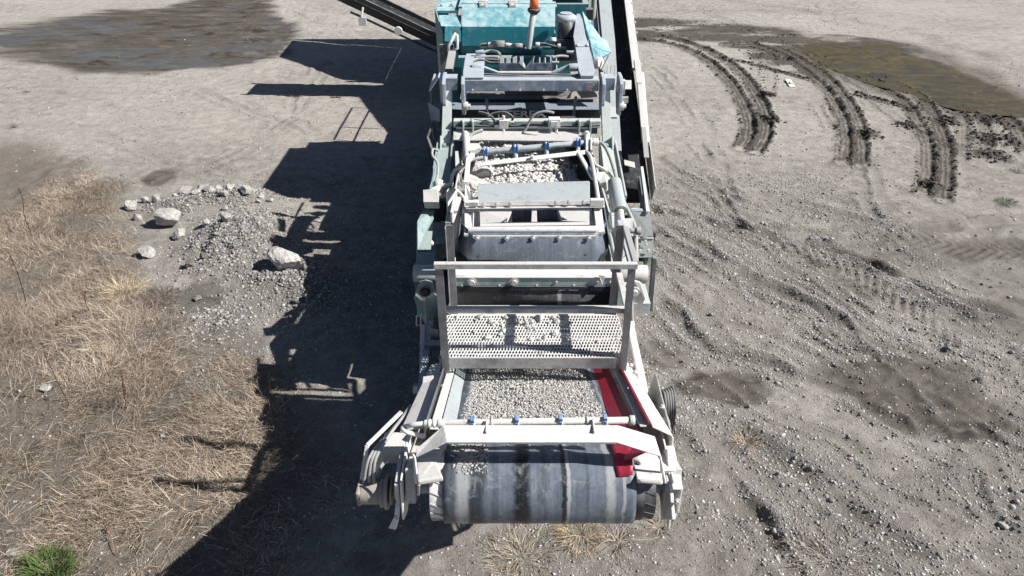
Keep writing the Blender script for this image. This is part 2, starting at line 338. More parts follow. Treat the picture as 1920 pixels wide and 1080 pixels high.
def ground_fields(x, y):
    """height and surface masks of the quarry floor at (x, y)"""
    z = (fbm(x*.35, y*.35, 1, 3)-.5)*.10 + (fbm(x*1.7, y*1.7, 5, 4)-.5)*.05 + (fbm(x*8, y*8, 9, 3)-.5)*.022
    wx = x + .35*(fbm(x*1.2, y*1.2, 31, 3)-.5); wy = y + .35*(fbm(x*1.2, y*1.2, 37, 3)-.5)
    # low ridges left by machines, running away to the left on the right-hand side
    u = (wx*.72+wy*.69); v = (-wx*.69+wy*.72)
    rg = fbm(u*2.6, v*.0+x*.0+(wx*.55)*.8, 41, 3)
    right = sstep(.9, 2.4, x)*sstep(14, 8, y)
    z = z + (fbm(x*28, y*28, 46, 2)-.5)*.014*sstep(11, 6, y)
    z = z + right*(fbm(u*3.4, v*.55, 43, 4)-.5)*.10 + (fbm(x*16, y*16, 45, 2)-.5)*.018*sstep(16, 6, y)
    mud = np.zeros(x.shape); wet = np.zeros(x.shape); algae = np.zeros(x.shape); stones = np.zeros(x.shape); loose = np.zeros(x.shape)
    for pl in RUTS:
        d, s, al = poly_dist(wx, wy, pl)
        prof = np.exp(-((d-.16)/.06)**2) - 1.1*np.exp(-(d/.10)**2)
        br = sstep(.3, .62, fbm(x*2, y*2, 47, 2))
        z += prof*.035*br; loose += np.exp(-((d-.17)/.10)**2)*br; mud += .35*np.exp(-((d-.05)/.10)**2)*br
    pale = sstep(.40, .66, fbm(x*.33+5, y*.5, 111, 4))*.75 + sstep(8.5, 14, y)*.6
    for pl in FAINT:
        for off in (0, .27):
            d, s, al = poly_dist(wx, wy, pl); d = np.abs(s-off) if off else d
            br = sstep(.38, .6, fbm(x*1.4+off*9, y*1.4, 57, 3))*(np.abs(s) < 1)
            z += (np.exp(-((d-.13)/.035)**2)*.016 - np.exp(-(d/.09)**2)*.014)*br
            loose += .7*np.exp(-((d-.15)/.06)**2)*br; mud += .16*np.exp(-(d/.10)**2)*br; pale = pale - .25*np.exp(-(d/.1)**2)*br
    for pl in TREADS:
        d, s, al = poly_dist(x, y, pl)
        inn = sstep(.34, .26, d)
        lug = np.sin((al+np.abs(s)*.9)*2*math.pi/.16)
        br = sstep(.35, .55, fbm(x*1.3+3, y*1.3, 53, 2))
        z += inn*(.013*np.sign(lug)*np.clip(np.abs(lug)*3, 0, 1) - .012)*br; mud += inn*.25*br*(lug < 0)
    for pl, wd, dep, dark in TRACKS:
        d, s, al = poly_dist(x+.05*(fbm(x*5, y*5, 61, 2)-.5), y+.05*(fbm(x*5, y*5, 63, 2)-.5), pl)
        L = al.max() if al.size else 1
        inn = sstep(wd*.58, wd*.46, d)*sstep(0, .3, L-al)
        ribs = .6*np.cos(s/wd*2*math.pi*3.0)+1.6*(fbm(x*14, y*14, 69, 2)-.5); lug = np.sin(al*2*math.pi/.11+np.abs(s)*14)
        z += inn*(-dep + .010*ribs + .012*np.sign(lug)*(np.abs(s) > wd*.22) + .018*(fbm(x*22, y*22, 67, 2)-.5))
        berm = np.exp(-((d-wd*.62)/(.045))**2)*fbm(x*9, y*9, 71, 3)
        z += berm*dep*1.7*dark*sstep(0, .5, al)*(.5+1.0*fbm(x*3, y*3, 75, 2))
        mud += dark*np.clip(inn*(.62+.38*ribs) + berm*1.1, 0, 1)*sstep(.0, .6, al+.2*fbm(x*6, y*6, 77, 2))*sstep(.22, .5, fbm(x*4, y*4, 73, 3)+dark*.25)
    for (cx, cy), r in CLODS:
        d = np.hypot(x-cx, y-cy); k = sstep(r*1.3, r*.3, d)*sstep(.38, .62, fbm(x*10, y*10, 79, 3))
        z += k*.07; mud += k*1.1
    m_, sd = soft_poly(wx, wy, CHURN, .5)
    ch = m_*sstep(.22, .5, fbm(x*.6, y*2.6, 83, 4)); mud += ch*.85; z += m_*(fbm(x*3, y*9, 85, 3)-.5)*.08
    wx2 = wx+.9*(fbm(x*.8, y*.8, 117, 3)-.5); wy2 = wy+.9*(fbm(x*.8, y*.8, 119, 3)-.5)
    m_, sd = soft_poly(wx2, wy2, MUDPAN, .5)
    wet += m_*.85; mud += m_*.45
    arcs = np.hypot(x+9.5, (y-38.0))
    fil = 1-np.abs(fbm(x*.32+.3*arcs*0, arcs*2.7+.5*fbm(x*.5, y*.5, 88, 2), 89, 4)*2-1)
    z += m_*(-.04 + .085*sstep(.80, .97, fil)*sstep(.3,.55,fbm(x*1.1, y*2, 92, 3)) + .03*(fbm(x*.8, y*3.0, 90, 4)-.5)); mud += m_*.9*sstep(.80,.95,fil)
    m_, sd = soft_poly(wx2, wy2, PUDDLE, .20)
    wet += m_; z += m_*(-.06+.055*fbm(x*2.2, y*4.5, 91, 4)); algae += m_
    ring = np.exp(-((sd+.35)/.35)**2); wet += ring*.5; mud += ring*.25
    for (cx, cy), rx, ry, k in DAMP:
        d = np.hypot((wx-cx)/rx, (wy-cy)/ry); q = sstep(1.2, .75, d+.5*(fbm(x*2.2, y*2.2, 93, 3)-.5)); k = min(1, k*1.15)
        wet += q*k; pale -= q*.5; z -= q*.015; stones -= q*.6
    for (cx, cy), rx, ry, hh in MOUND:
        d2 = ((wx-cx)/rx)**2+((wy-cy)/ry)**2; q = np.exp(-d2*1.3)
        z += q*hh*1.35*(.7+.6*fbm(x*6, y*6, 97, 3)) + q*.05*(fbm(x*12, y*12, 98, 2)-.5); loose += q*.8; mud += q*.42
    # churned drifts of loose stone
    dr = sstep(.50, .68, fbm(u*2.2, v*.45, 101, 4)); loose += right*dr*.9
    z += right*dr*.015
    g, sd = soft_poly(wx2, wy2, GRASS, .5); g2, _ = soft_poly(wx, wy, GRASS2, .3); g = np.clip(g+g2*.6, 0, 1)
    z += g*((fbm(x*1.6, y*1.6, 103, 3)-.4)*.12 + (fbm(x*4.5, y*4.5, 105, 3)-.5)*.12)
    # no relief directly under the camera-side sheet far away
    far = sstep(60, 120, np.hypot(x, y-10)); z = z*(1-far)
    return z, np.clip(mud,0,1.2), np.clip(wet,0,1), np.clip(algae,0,1), np.clip(loose,0,1.5), g, np.clip(pale,0,1.1)

def axis(a, b, n, ext, ratio=1.18):
    core = list(np.linspace(a, b, n)); st = core[1]-core[0]; lo = [a]; hi = [b]; s = st
    while hi[-1] < ext: s *= ratio; hi.append(hi[-1]+s); lo.append(lo[-1]-s)
    return np.array(lo[:0:-1] + core + hi[1:])
ax_ = axis(-9, 11, 560, 900)
ys = [2.6]; s_ = .024
while ys[-1] < 30: ys.append(ys[-1]+max(.022, .0042*ys[-1]**1.0*.9+.0))
s_ = ys[-1]-ys[-2]; hi = [ys[-1]]
while hi[-1] < 1500: s_ *= 1.18; hi.append(hi[-1]+s_)
lo = [2.6]; s_ = .03
while lo[-1] > -600: s_ *= 1.2; lo.append(lo[-1]-s_)
ay_ = np.array(lo[:0:-1]+ys+hi[1:])
GX, GY = np.meshgrid(ax_, ay_)
GZ, mud, wet, algae, loose, gr, stn = ground_fields(GX, GY)
ny, nx = GX.shape
def grid_mesh(name, X, Y, Z):
    ny, nx = X.shape; me = bpy.data.meshes.new(name)
    co = np.stack([X, Y, Z], -1).reshape(-1, 3).astype(np.float32)
    idx = np.arange(ny*nx).reshape(ny, nx)
    q = np.stack([idx[:-1,:-1], idx[:-1,1:], idx[1:,1:], idx[1:,:-1]], -1).reshape(-1, 4)
    me.vertices.add(len(co)); me.vertices.foreach_set('co', co.ravel())
    me.loops.add(q.size); me.loops.foreach_set('vertex_index', q.ravel().astype(np.int32))
    me.polygons.add(len(q)); me.polygons.foreach_set('loop_start', np.arange(0, q.size, 4, dtype=np.int32))
    me.polygons.foreach_set('use_smooth', np.ones(len(q), bool))
    me.update(calc_edges=True); return me
gme = grid_mesh('ground', GX, GY, GZ)
for nm, arr in (('mud', mud), ('wet', wet), ('algae', algae), ('loose', loose), ('grassy', gr), ('pale', stn)):
    a = gme.attributes.new(nm, 'FLOAT', 'POINT'); a.data.foreach_set('value', arr.ravel().astype(np.float32))
ground = bpy.data.objects.new('ground', gme); COL.objects.link(ground); ground['kind'] = 'structure'
def ground_z(x, y):
    x = np.atleast_1d(np.asarray(x, float)); y = np.atleast_1d(np.asarray(y, float))
    i = np.clip(np.searchsorted(ax_, x)-1, 0, nx-2); j = np.clip(np.searchsorted(ay_, y)-1, 0, ny-2)
    fx = (x-ax_[i])/(ax_[i+1]-ax_[i]); fy = (y-ay_[j])/(ay_[j+1]-ay_[j])
    return (GZ[j,i]*(1-fx)+GZ[j,i+1]*fx)*(1-fy)+(GZ[j+1,i]*(1-fx)+GZ[j+1,i+1]*fx)*fy
def gsample(A, x, y):
    i = np.clip(np.searchsorted(ax_, x), 0, nx-1); j = np.clip(np.searchsorted(ay_, y), 0, ny-1); return A[j, i]

m, t, b = newmat('quarry dust and gravel'); co = coords(t)
def at(n):
    a = t.nodes.new('ShaderNodeAttribute'); a.attribute_name = n; return a.outputs['Fac']
n_big = noise(t, .55, 5, .6, co, .5); n_mid = noise(t, 4.5, 7, .68, co, .3); n_f = noise(t, 38, 6, .75, co); n_ff = noise(t, 130, 4, .8, co)
c = ramp(t, n_mid, [(.28, (.15,.138,.122)), (.42, (.27,.250,.224)), (.55, (.385,.360,.324)), (.70, (.55,.518,.47))])
c = mix(t, math_(t, 'MULTIPLY', at('pale'), .75), c, ramp(t, n_mid, [(.3, (.40,.375,.338)), (.5, (.53,.500,.452)), (.7, (.65,.615,.56))]))
c = mix(t, ramp(t, n_big, [(.35, 0.0), (.65, .55)]), c, mix(t, .6, c, (.45,.42,.375)))
c = mix(t, ramp(t, n_f, [(.34, .75), (.5, 0.0)]), c, mix(t, .65, c, (.11,.103,.094)))
vor = t.nodes.new('ShaderNodeTexVoronoi'); vor.inputs['Scale'].default_value = 42; vor.inputs['Randomness'].default_value = 1; t.links.new(co, vor.inputs['Vector'])
peb = ramp(t, vor.outputs['Distance'], [(.12, 1.0), (.26, 0.0)])
pick = ramp(t, noise(t, 17, 3, .6, co), [(.46, 0.0), (.60, 1.0)])
n_s = noise(t, 13, 6, .82, co)
c = mix(t, ramp(t, n_s, [(.36, .6), (.45, 0.0)]), c, mix(t, .6, c, (.12,.11,.095)))
c = mix(t, ramp(t, n_s, [(.56, 0.0), (.66, .5)]), c, mix(t, .6, c, (.66,.635,.595)))
pebm = math_(t, 'MULTIPLY', peb, math_(t, 'ADD', math_(t, 'MULTIPLY', pick, .45), math_(t, 'MULTIPLY', at('loose'), .4)))
c = mix(t, math_(t, 'MULTIPLY', pebm, .75), c, (.56,.55,.53))
c = mix(t, ramp(t, n_ff, [(.36, .55), (.47, 0.0)]), c, (.12,.113,.105))
c = mix(t, ramp(t, noise(t, 1.3, 6, .7, coords(t, (1,1.6,1)), 1.0), [(.5, 0.0), (.68, .55)]), c, mix(t, .5, c, (.20,.175,.145)))
c = mix(t, math_(t, 'MULTIPLY', at('loose'), .45), c, mix(t, n_f, (.16,.152,.142), (.36,.345,.325)))
mm = ramp(t, math_(t, 'ADD', at('mud'), math_(t, 'MULTIPLY', math_(t, 'SUBTRACT', n_mid, .5), .9)), [(.12, 0.0), (.7, .92)])
c = mix(t, mm, c, mix(t, n_f, (.028,.025,.021), (.135,.120,.102)))
ww = ramp(t, math_(t, 'ADD', at('wet'), math_(t, 'MULTIPLY', math_(t, 'SUBTRACT', n_mid, .5), .6)), [(.10, 0.0), (.85, .9)])
c = mix(t, ww, c, mix(t, n_mid, (.050,.043,.035), (.125,.111,.091)))
n_st = noise(t, 1.5, 7, .72, coords(t, (.45, 1.9, 1)), .5)
st_ = ramp(t, n_st, [(.40, 1.0), (.46, 0.0)]); sh_ = ramp(t, n_st, [(.54, 0.0), (.62, .8)])
c = mix(t, math_(t, 'MULTIPLY', st_, math_(t, 'MULTIPLY', ww, .7)), c, (.028,.023,.018))
c = mix(t, math_(t, 'MULTIPLY', sh_, ww), c, (.165,.155,.140))
al_ = math_(t, 'MULTIPLY', at('algae'), ramp(t, noise(t, 3.2, 7, .7, coords(t, (1, 2, 1)), .6), [(.3, .2), (.55, .9)]))
c = mix(t, al_, c, (.085,.066,.022))
c = mix(t, math_(t, 'MULTIPLY', at('grassy'), .8), c, mix(t, n_f, (.06,.047,.036), (.30,.25,.20)))
t.links.new(c, b.inputs['Base Color'])
rr = t.nodes.new('ShaderNodeMapRange'); t.links.new(ww, rr.inputs[0]); rr.inputs[3].default_value = .96; rr.inputs[4].default_value = .5
t.links.new(rr.outputs[0], b.inputs['Roughness']); b.inputs['Specular IOR Level'].default_value = .25
hgt = math_(t, 'ADD', math_(t, 'ADD', math_(t, 'MULTIPLY', n_f, .9), math_(t, 'MULTIPLY', n_ff, .35)), math_(t, 'MULTIPLY', pebm, .5))
hgt = math_(t, 'MULTIPLY', hgt, math_(t, 'SUBTRACT', 1.15, ww))
bump(t, b, hgt, 1.0, .04)
gme.materials.append(m)

# standing water: thin sheets in the two hollows, ground ridges break through them
def water(name, poly, z, colr, rough, spec=.5):
    P = poly[:-1]; me = bpy.data.meshes.new(name); me.from_pydata([(p[0], p[1], z) for p in P], [], [tuple(range(len(P)))])
    o = bpy.data.objects.new(name, me); COL.objects.link(o); o['kind'] = 'structure'
    m, t, b = newmat(name+' surface'); co = coords(t)
    n = noise(t, 1.5, 8, .72, coords(t, (1, 1.9, 1)), .7)
    c = ramp(t, n, [(.25, colr[0]), (.5, colr[1]), (.68, colr[2])])
    c = mix(t, ramp(t, noise(t, 9, 6, .7, co), [(.55, 0.0), (.72, .6)]), c, colr[3])
    t.links.new(c, b.inputs['Base Color']); b.inputs['Roughness'].default_value = rough; b.inputs['Specular IOR Level'].default_value = spec
    bump(t, b, noise(t, 16, 4, .6, co), .25, .01); me.materials.append(m); return o
zp = float(np.percentile(GZ[in_poly(GX, GY, PUDDLE)], 70))
water('puddle', PUDDLE, zp, ((.022,.020,.010), (.075,.055,.016), (.125,.09,.028), (.12,.125,.085)), .28)
inn_ = in_poly(GX, GY, MUDPAN); zm = float(np.percentile(GZ[inn_], 40))
water('wet_mud', [((p[0]+9.0)*.97-9.0, (p[1]-22)*.95+22) for p in MUDPAN], zm, ((.06,.054,.046), (.10,.094,.086), (.14,.135,.126), (.05,.044,.036)), .42)
# ------------------------------------------------------------------ loose stones
def ico(sub):
    if sub == 0:
        return np.array([(1,0,0),(-1,0,0),(0,1,0),(0,-1,0),(0,0,1),(0,0,-1)], float)*1.12, np.array([(0,2,4),(2,1,4),(1,3,4),(3,0,4),(2,0,5),(1,2,5),(3,1,5),(0,3,5)])
    bm = bmesh.new(); bmesh.ops.create_icosphere(bm, subdivisions=sub, radius=1)
    v = np.array([q.co[:] for q in bm.verts]); f = np.array([[w_.index for w_ in fc.verts] for fc in bm.faces]); bm.free(); return v, f
def stone_shapes(sub, k, seed, rough=.28):
    v, f = ico(sub); r = np.random.default_rng(seed); out = []
    for _ in range(k):
        q = v.copy()
        for _p in range(9):            # chisel flat facets
            n = r.normal(size=3); n /= np.linalg.norm(n); d = r.uniform(.52, .82)
            s = q@n; q = q - np.outer(np.maximum(s-d, 0), n)
        q *= 1+r.normal(size=(len(q), 1))*rough*(.22 if sub else .6)
        q *= r.uniform(.7, 1.25, size=3); out.append(q)
    return out, f
def stones(name, P, size, colr, sub=1, seed=3, mat='stone', rough=.28, sink=.40):
    P = np.asarray(P, float); n = len(P); shapes, f = stone_shapes(sub, 14, seed, rough)
    r = np.random.default_rng(seed+1); S = np.array(shapes)[r.integers(0, 14, n)]
    a = r.uniform(0, 2*np.pi, n); c, s = np.cos(a), np.sin(a)
    a2 = r.uniform(0, 2*np.pi, n); c2, s2 = np.cos(a2), np.sin(a2)
    x, y, z = S[...,0], S[...,1], S[...,2]
    y, z = y*c2[:,None]-z*s2[:,None], y*s2[:,None]+z*c2[:,None]
    x, y = x*c[:,None]-y*s[:,None], x*s[:,None]+y*c[:,None]
    V = np.stack([x, y, z], -1)*np.asarray(size)[:,None,None]
    V[...,2] *= .8
    V += P[:,None,:]; V[...,2] += (np.asarray(size)*(.8-sink*1.6))[:,None]*.6
    nv = V.shape[1]; F = (f[None]+np.arange(n)[:,None,None]*nv).reshape(-1, 3).astype(np.int32)
    me = bpy.data.meshes.new(name); me.vertices.add(n*nv); me.vertices.foreach_set('co', V.reshape(-1).astype(np.float32))
    me.loops.add(F.size); me.loops.foreach_set('vertex_index', F.ravel()); me.polygons.add(len(F))
    me.polygons.foreach_set('loop_start', np.arange(0, F.size, 3, dtype=np.int32)); me.update(calc_edges=True)
    C = np.ones((n, nv, 4), np.float32); C[...,:3] = np.asarray(colr)[:,None,:]
    at_ = me.attributes.new('col', 'FLOAT_COLOR', 'POINT'); at_.data.foreach_set('color', C.ravel())
    me.materials.append(M[mat]); o = bpy.data.objects.new(name, me); COL.objects.link(o); return o
def stone_col(n, lo=.28, hi=.60, seed=1, red=0.0):
    r = np.random.default_rng(seed); k = r.uniform(lo, hi, n)[:,None]*np.array([[1.0, .972, .93]])*(1+r.normal(size=(n,3))*.02)
    if red: m_ = r.random(n) < red; k[m_] = np.array([.26,.075,.055])*r.uniform(.7, 1.2, (m_.sum(),1))
    return np.clip(k, 0.02, .8)

# pebbles over the quarry floor (densest in the drifts, none in the wet pans)
def scatter(n, seed, x0, x1, y0, y1, smin, smax, pw, dens, near=1.0):
    r = np.random.default_rng(seed); t_ = r.random(n)**near
    Y = y0+(y1-y0)*t_; X = x0+(x1-x0)*r.random(n); k = dens(X, Y); m_ = r.random(n) < k; X, Y = X[m_], Y[m_]
    S = smin+(smax-smin)*r.random(len(X))**pw
    return np.stack([X, Y, ground_z(X, Y)], -1), S
def d_all(X, Y):
    l = gsample(loose, X, Y); w_ = gsample(wet, X, Y); g = gsample(gr, X, Y); md = gsample(mud, X, Y)
    cl = sstep(.42, .66, fbm(X*1.1, Y*1.1, 201, 4))
    return np.clip(.07+.42*cl+.9*l, 0, 1)*(1-.93*np.clip(w_, 0, 1))*(1-.5*g)*(1-.55*np.clip(md, 0, 1)*(l < .3))
P, S = scatter(230000, 11, -5.5, 6.5, 3.1, 12, .0045, .020, 3.6, d_all, 1.0)
tag(stones('pebbles', P, S, stone_col(len(P), .18, .68, 4, .003), 0, 21), 'small pale limestone pebbles strewn over the quarry floor', 'pebbles', None, 'stuff')
P, S = scatter(60000, 12, -13, 14, 10, 28, .009, .030, 3.2, lambda X, Y: d_all(X, Y)*.8, 1.1)
tag(stones('far_pebbles', P, S, stone_col(len(P), .16, .58, 5, .002), 0, 22), 'pale pebbles scattered thinly over the far floor', 'pebbles', None, 'stuff')
P, S = scatter(9000, 13, -6, 8, 3.2, 16, .013, .038, 3.6, lambda X, Y: np.clip(gsample(loose, X, Y)*.8+.07, 0, 1)*(1-gsample(wet, X, Y)), 1.0)
tag(stones('rubble', P, S, stone_col(len(P), .16, .52, 6, .0), 1, 23), 'coarser grey rubble lying in drifts on the floor', 'rubble', None, 'stuff')
# dark clods thrown up along the wheel tracks
cp = []; cs = []
for pl, wd, dep, dark in TRACKS:
    A = np.array(pl); L = len(A); n = int(230*dark)
    k = rng.integers(0, L-1, n); f_ = rng.random((n, 1)); q = A[k]*(1-f_)+A[k+1]*f_
    dd = A[k+1]-A[k]; nn = np.stack([-dd[:,1], dd[:,0]], -1)/(np.linalg.norm(dd, axis=1)[:,None]+1e-9)
    sd = np.where(rng.random((n, 1)) < .5, 1, -1)*wd*rng.normal(.62, .14, (n, 1)); q = q+nn*sd
    cp += list(q); cs += list(.012+.035*rng.random(n)**2.5)
for (cx, cy), r_ in CLODS:
    q = rng.normal(0, r_*.45, (90, 2))+np.array([cx, cy]); cp += list(q); cs += list(.015+.045*rng.random(90)**2)
q = []
Xc = rng.uniform(1.5, 9, 5000); Yc = rng.uniform(13, 27, 5000); k_ = in_poly(Xc, Yc, CHURN) & (fbm(Xc*.9, Yc*2.6, 83, 4) > .5)
cp += list(np.stack([Xc[k_], Yc[k_]], -1)); cs += list(.015+.03*rng.random(k_.sum())**2)
cp = np.array(cp); cs = np.array(cs); P = np.column_stack([cp, ground_z(cp[:,0], cp[:,1])])
cc = rng.uniform(.045, .13, (len(P), 1))*np.array([[1, .92, .82]])
tag(stones('mud_clods', P, cs, cc, 1, 31), 'dark damp clods of mud thrown up beside the wheel tracks', 'mud clods', None, 'stuff')
# rubble on the mound
mp = []; ms = []
for (cx, cy), rx, ry, hh in MOUND:
    n = int(3800*rx*ry*3*min(1, hh/.15)); q = rng.normal(0, .5, (n, 2))*np.array([rx, ry])+np.array([cx, cy]); mp += list(q); ms += list(.004+.032*rng.random(n)**7)
mp = np.array(mp); ms = np.array(ms); P = np.column_stack([mp, ground_z(mp[:,0], mp[:,1])])
big_ = ms > .011
tag(stones('coarse_rubble', P[big_], ms[big_], stone_col(int(big_.sum()), .12, .44, 9), 1, 34), 'lumps of grey broken stone lying in the rubble mound', 'rubble', None, 'stuff')
P, ms = P[~big_], ms[~big_]
tag(stones('mound_rubble', P, ms, stone_col(len(P), .10, .40, 8, .0), 0, 33), 'loose grey rubble covering the low mound beside the machine', 'rubble', None, 'stuff')

def rock(x, y, sx, sy, sz, label, cat='rock', group=None, seed=1, rot=0.0, z=None, colr=(.50,.485,.455), nm='rock', sink=.2, cuts=11):
    v, f = ico(4 if sx > .12 else 3); r = np.random.default_rng(seed)
    q = v.copy()
    for _ in range(cuts+3):
        n = r.normal(size=3); n /= np.linalg.norm(n); d = r.uniform(.46, .80); s = q@n
        q = q - np.outer(np.maximum(s-d, 0), n)
    ns = (fbm(q[:,0]*2.2+5+seed, q[:,1]*2.2+q[:,2]*1.7+9, 300+seed, 4)-.5)
    ns2 = (fbm(q[:,0]*7+q[:,2]*5+seed, q[:,1]*7-q[:,2]*3+9, 340+seed, 3)-.5)
    q = q*(1+.16*ns[:,None]+.14*ns2[:,None]+.06*(fbm(q[:,0]*17+q[:,2]*11, q[:,1]*17+q[:,2]*5, 380+seed, 2)-.5)[:,None])
    q = q/np.abs(q).max(0)*.95*np.array([sx, sy, sz]); c, s = math.cos(rot), math.sin(rot)
    q = np.column_stack([q[:,0]*c-q[:,1]*s, q[:,0]*s+q[:,1]*c, q[:,2]])
    me = bpy.data.meshes.new(nm); me.from_pydata(q.tolist(), [], f.tolist())
    a_ = me.attributes.new('col', 'FLOAT_COLOR', 'POINT'); C = np.ones((len(q), 4), np.float32)
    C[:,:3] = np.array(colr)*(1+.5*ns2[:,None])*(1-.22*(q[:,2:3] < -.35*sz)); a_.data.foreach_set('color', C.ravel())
    me.materials.append(M['boulder']); o = bpy.data.objects.new(nm, me); COL.objects.link(o)
    zz = float(ground_z(x, y)[0]) if z is None else z
    o.location = (x, y, zz+sz*(1-sink*1.6)*.75); o['label'] = label; o['category'] = cat
    if group: o['group'] = group
    return o
def rk(p, wpx, hpx, label, seed, group=None, **k):
    d = p[1]*.829+5.4*.559; s = wpx/1280*d*.53
    return rock(p[0], p[1], s, s*k.pop('dep', .85), s*hpx/wpx*1.0, label, 'rock', group, seed, **k)
ROW = 'pale rocks in the row along the far edge of the mound'
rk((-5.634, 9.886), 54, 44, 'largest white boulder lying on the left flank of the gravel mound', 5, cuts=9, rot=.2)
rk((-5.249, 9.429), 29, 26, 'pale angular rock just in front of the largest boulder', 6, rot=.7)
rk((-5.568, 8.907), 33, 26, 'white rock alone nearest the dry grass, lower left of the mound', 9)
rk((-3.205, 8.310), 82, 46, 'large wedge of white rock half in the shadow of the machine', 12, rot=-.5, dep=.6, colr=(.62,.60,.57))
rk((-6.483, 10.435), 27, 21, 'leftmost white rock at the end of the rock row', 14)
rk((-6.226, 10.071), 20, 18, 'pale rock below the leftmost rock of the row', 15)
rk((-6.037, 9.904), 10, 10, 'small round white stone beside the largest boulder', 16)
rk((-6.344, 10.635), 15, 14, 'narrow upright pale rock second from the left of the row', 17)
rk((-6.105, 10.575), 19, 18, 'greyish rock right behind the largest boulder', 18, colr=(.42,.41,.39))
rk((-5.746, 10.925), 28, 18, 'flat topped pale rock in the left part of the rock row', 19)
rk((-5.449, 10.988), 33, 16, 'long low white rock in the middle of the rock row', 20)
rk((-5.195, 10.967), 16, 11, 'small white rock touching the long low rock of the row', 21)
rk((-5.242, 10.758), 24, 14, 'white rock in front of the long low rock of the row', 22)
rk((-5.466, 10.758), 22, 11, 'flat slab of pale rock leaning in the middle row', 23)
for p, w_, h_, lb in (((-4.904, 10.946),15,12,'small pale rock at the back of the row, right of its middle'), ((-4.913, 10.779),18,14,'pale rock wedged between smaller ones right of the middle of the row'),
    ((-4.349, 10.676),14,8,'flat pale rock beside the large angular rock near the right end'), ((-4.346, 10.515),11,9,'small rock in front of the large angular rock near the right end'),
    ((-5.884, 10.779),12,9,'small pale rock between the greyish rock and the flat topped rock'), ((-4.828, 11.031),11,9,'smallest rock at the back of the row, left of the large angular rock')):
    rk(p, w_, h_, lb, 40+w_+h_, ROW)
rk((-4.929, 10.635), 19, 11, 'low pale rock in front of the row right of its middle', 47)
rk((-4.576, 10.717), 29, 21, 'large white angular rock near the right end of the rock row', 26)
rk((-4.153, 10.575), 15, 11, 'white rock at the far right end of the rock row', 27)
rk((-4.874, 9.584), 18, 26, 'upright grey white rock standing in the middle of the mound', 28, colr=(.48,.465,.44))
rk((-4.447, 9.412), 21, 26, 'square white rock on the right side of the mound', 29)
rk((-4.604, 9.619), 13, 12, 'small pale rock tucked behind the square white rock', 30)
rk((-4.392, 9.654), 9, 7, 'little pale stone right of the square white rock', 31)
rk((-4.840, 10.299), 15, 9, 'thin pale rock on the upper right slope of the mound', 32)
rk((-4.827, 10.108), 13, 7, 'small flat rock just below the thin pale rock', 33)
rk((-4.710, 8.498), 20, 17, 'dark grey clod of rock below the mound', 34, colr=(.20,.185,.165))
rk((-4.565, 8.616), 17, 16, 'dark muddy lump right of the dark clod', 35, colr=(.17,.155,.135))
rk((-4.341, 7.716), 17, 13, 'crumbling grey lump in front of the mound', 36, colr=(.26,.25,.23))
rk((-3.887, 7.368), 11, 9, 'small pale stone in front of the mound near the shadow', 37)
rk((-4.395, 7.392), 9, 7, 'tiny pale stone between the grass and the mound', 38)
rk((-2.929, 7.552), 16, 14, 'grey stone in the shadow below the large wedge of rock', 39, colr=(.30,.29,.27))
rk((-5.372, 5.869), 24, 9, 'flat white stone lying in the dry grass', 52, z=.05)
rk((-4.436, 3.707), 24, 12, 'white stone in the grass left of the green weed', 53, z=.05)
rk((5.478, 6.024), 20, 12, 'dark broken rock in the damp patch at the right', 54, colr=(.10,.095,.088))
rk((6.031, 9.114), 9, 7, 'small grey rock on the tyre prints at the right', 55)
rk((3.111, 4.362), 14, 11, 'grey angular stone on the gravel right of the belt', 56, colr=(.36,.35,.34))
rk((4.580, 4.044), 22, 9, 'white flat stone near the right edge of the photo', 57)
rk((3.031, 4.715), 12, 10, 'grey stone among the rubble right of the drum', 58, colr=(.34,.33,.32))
# litter: white plate by the wheel tracks
lp = (7.036, 17.249)
litter = build('litter', MB().plate([(lp[0]-.10,lp[1]-.28,.03),(lp[0]+.05,lp[1]-.3,.03),(lp[0]+.12,lp[1]+.26,.04),(lp[0]-.02,lp[1]+.28,.05)], .015).box((lp[0]-.02,lp[1]-.1,.03),(lp[0]+.05,lp[1]+.02,.07)), M['white'])
tag(litter, 'small white piece of litter between the two curved wheel tracks', 'litter')

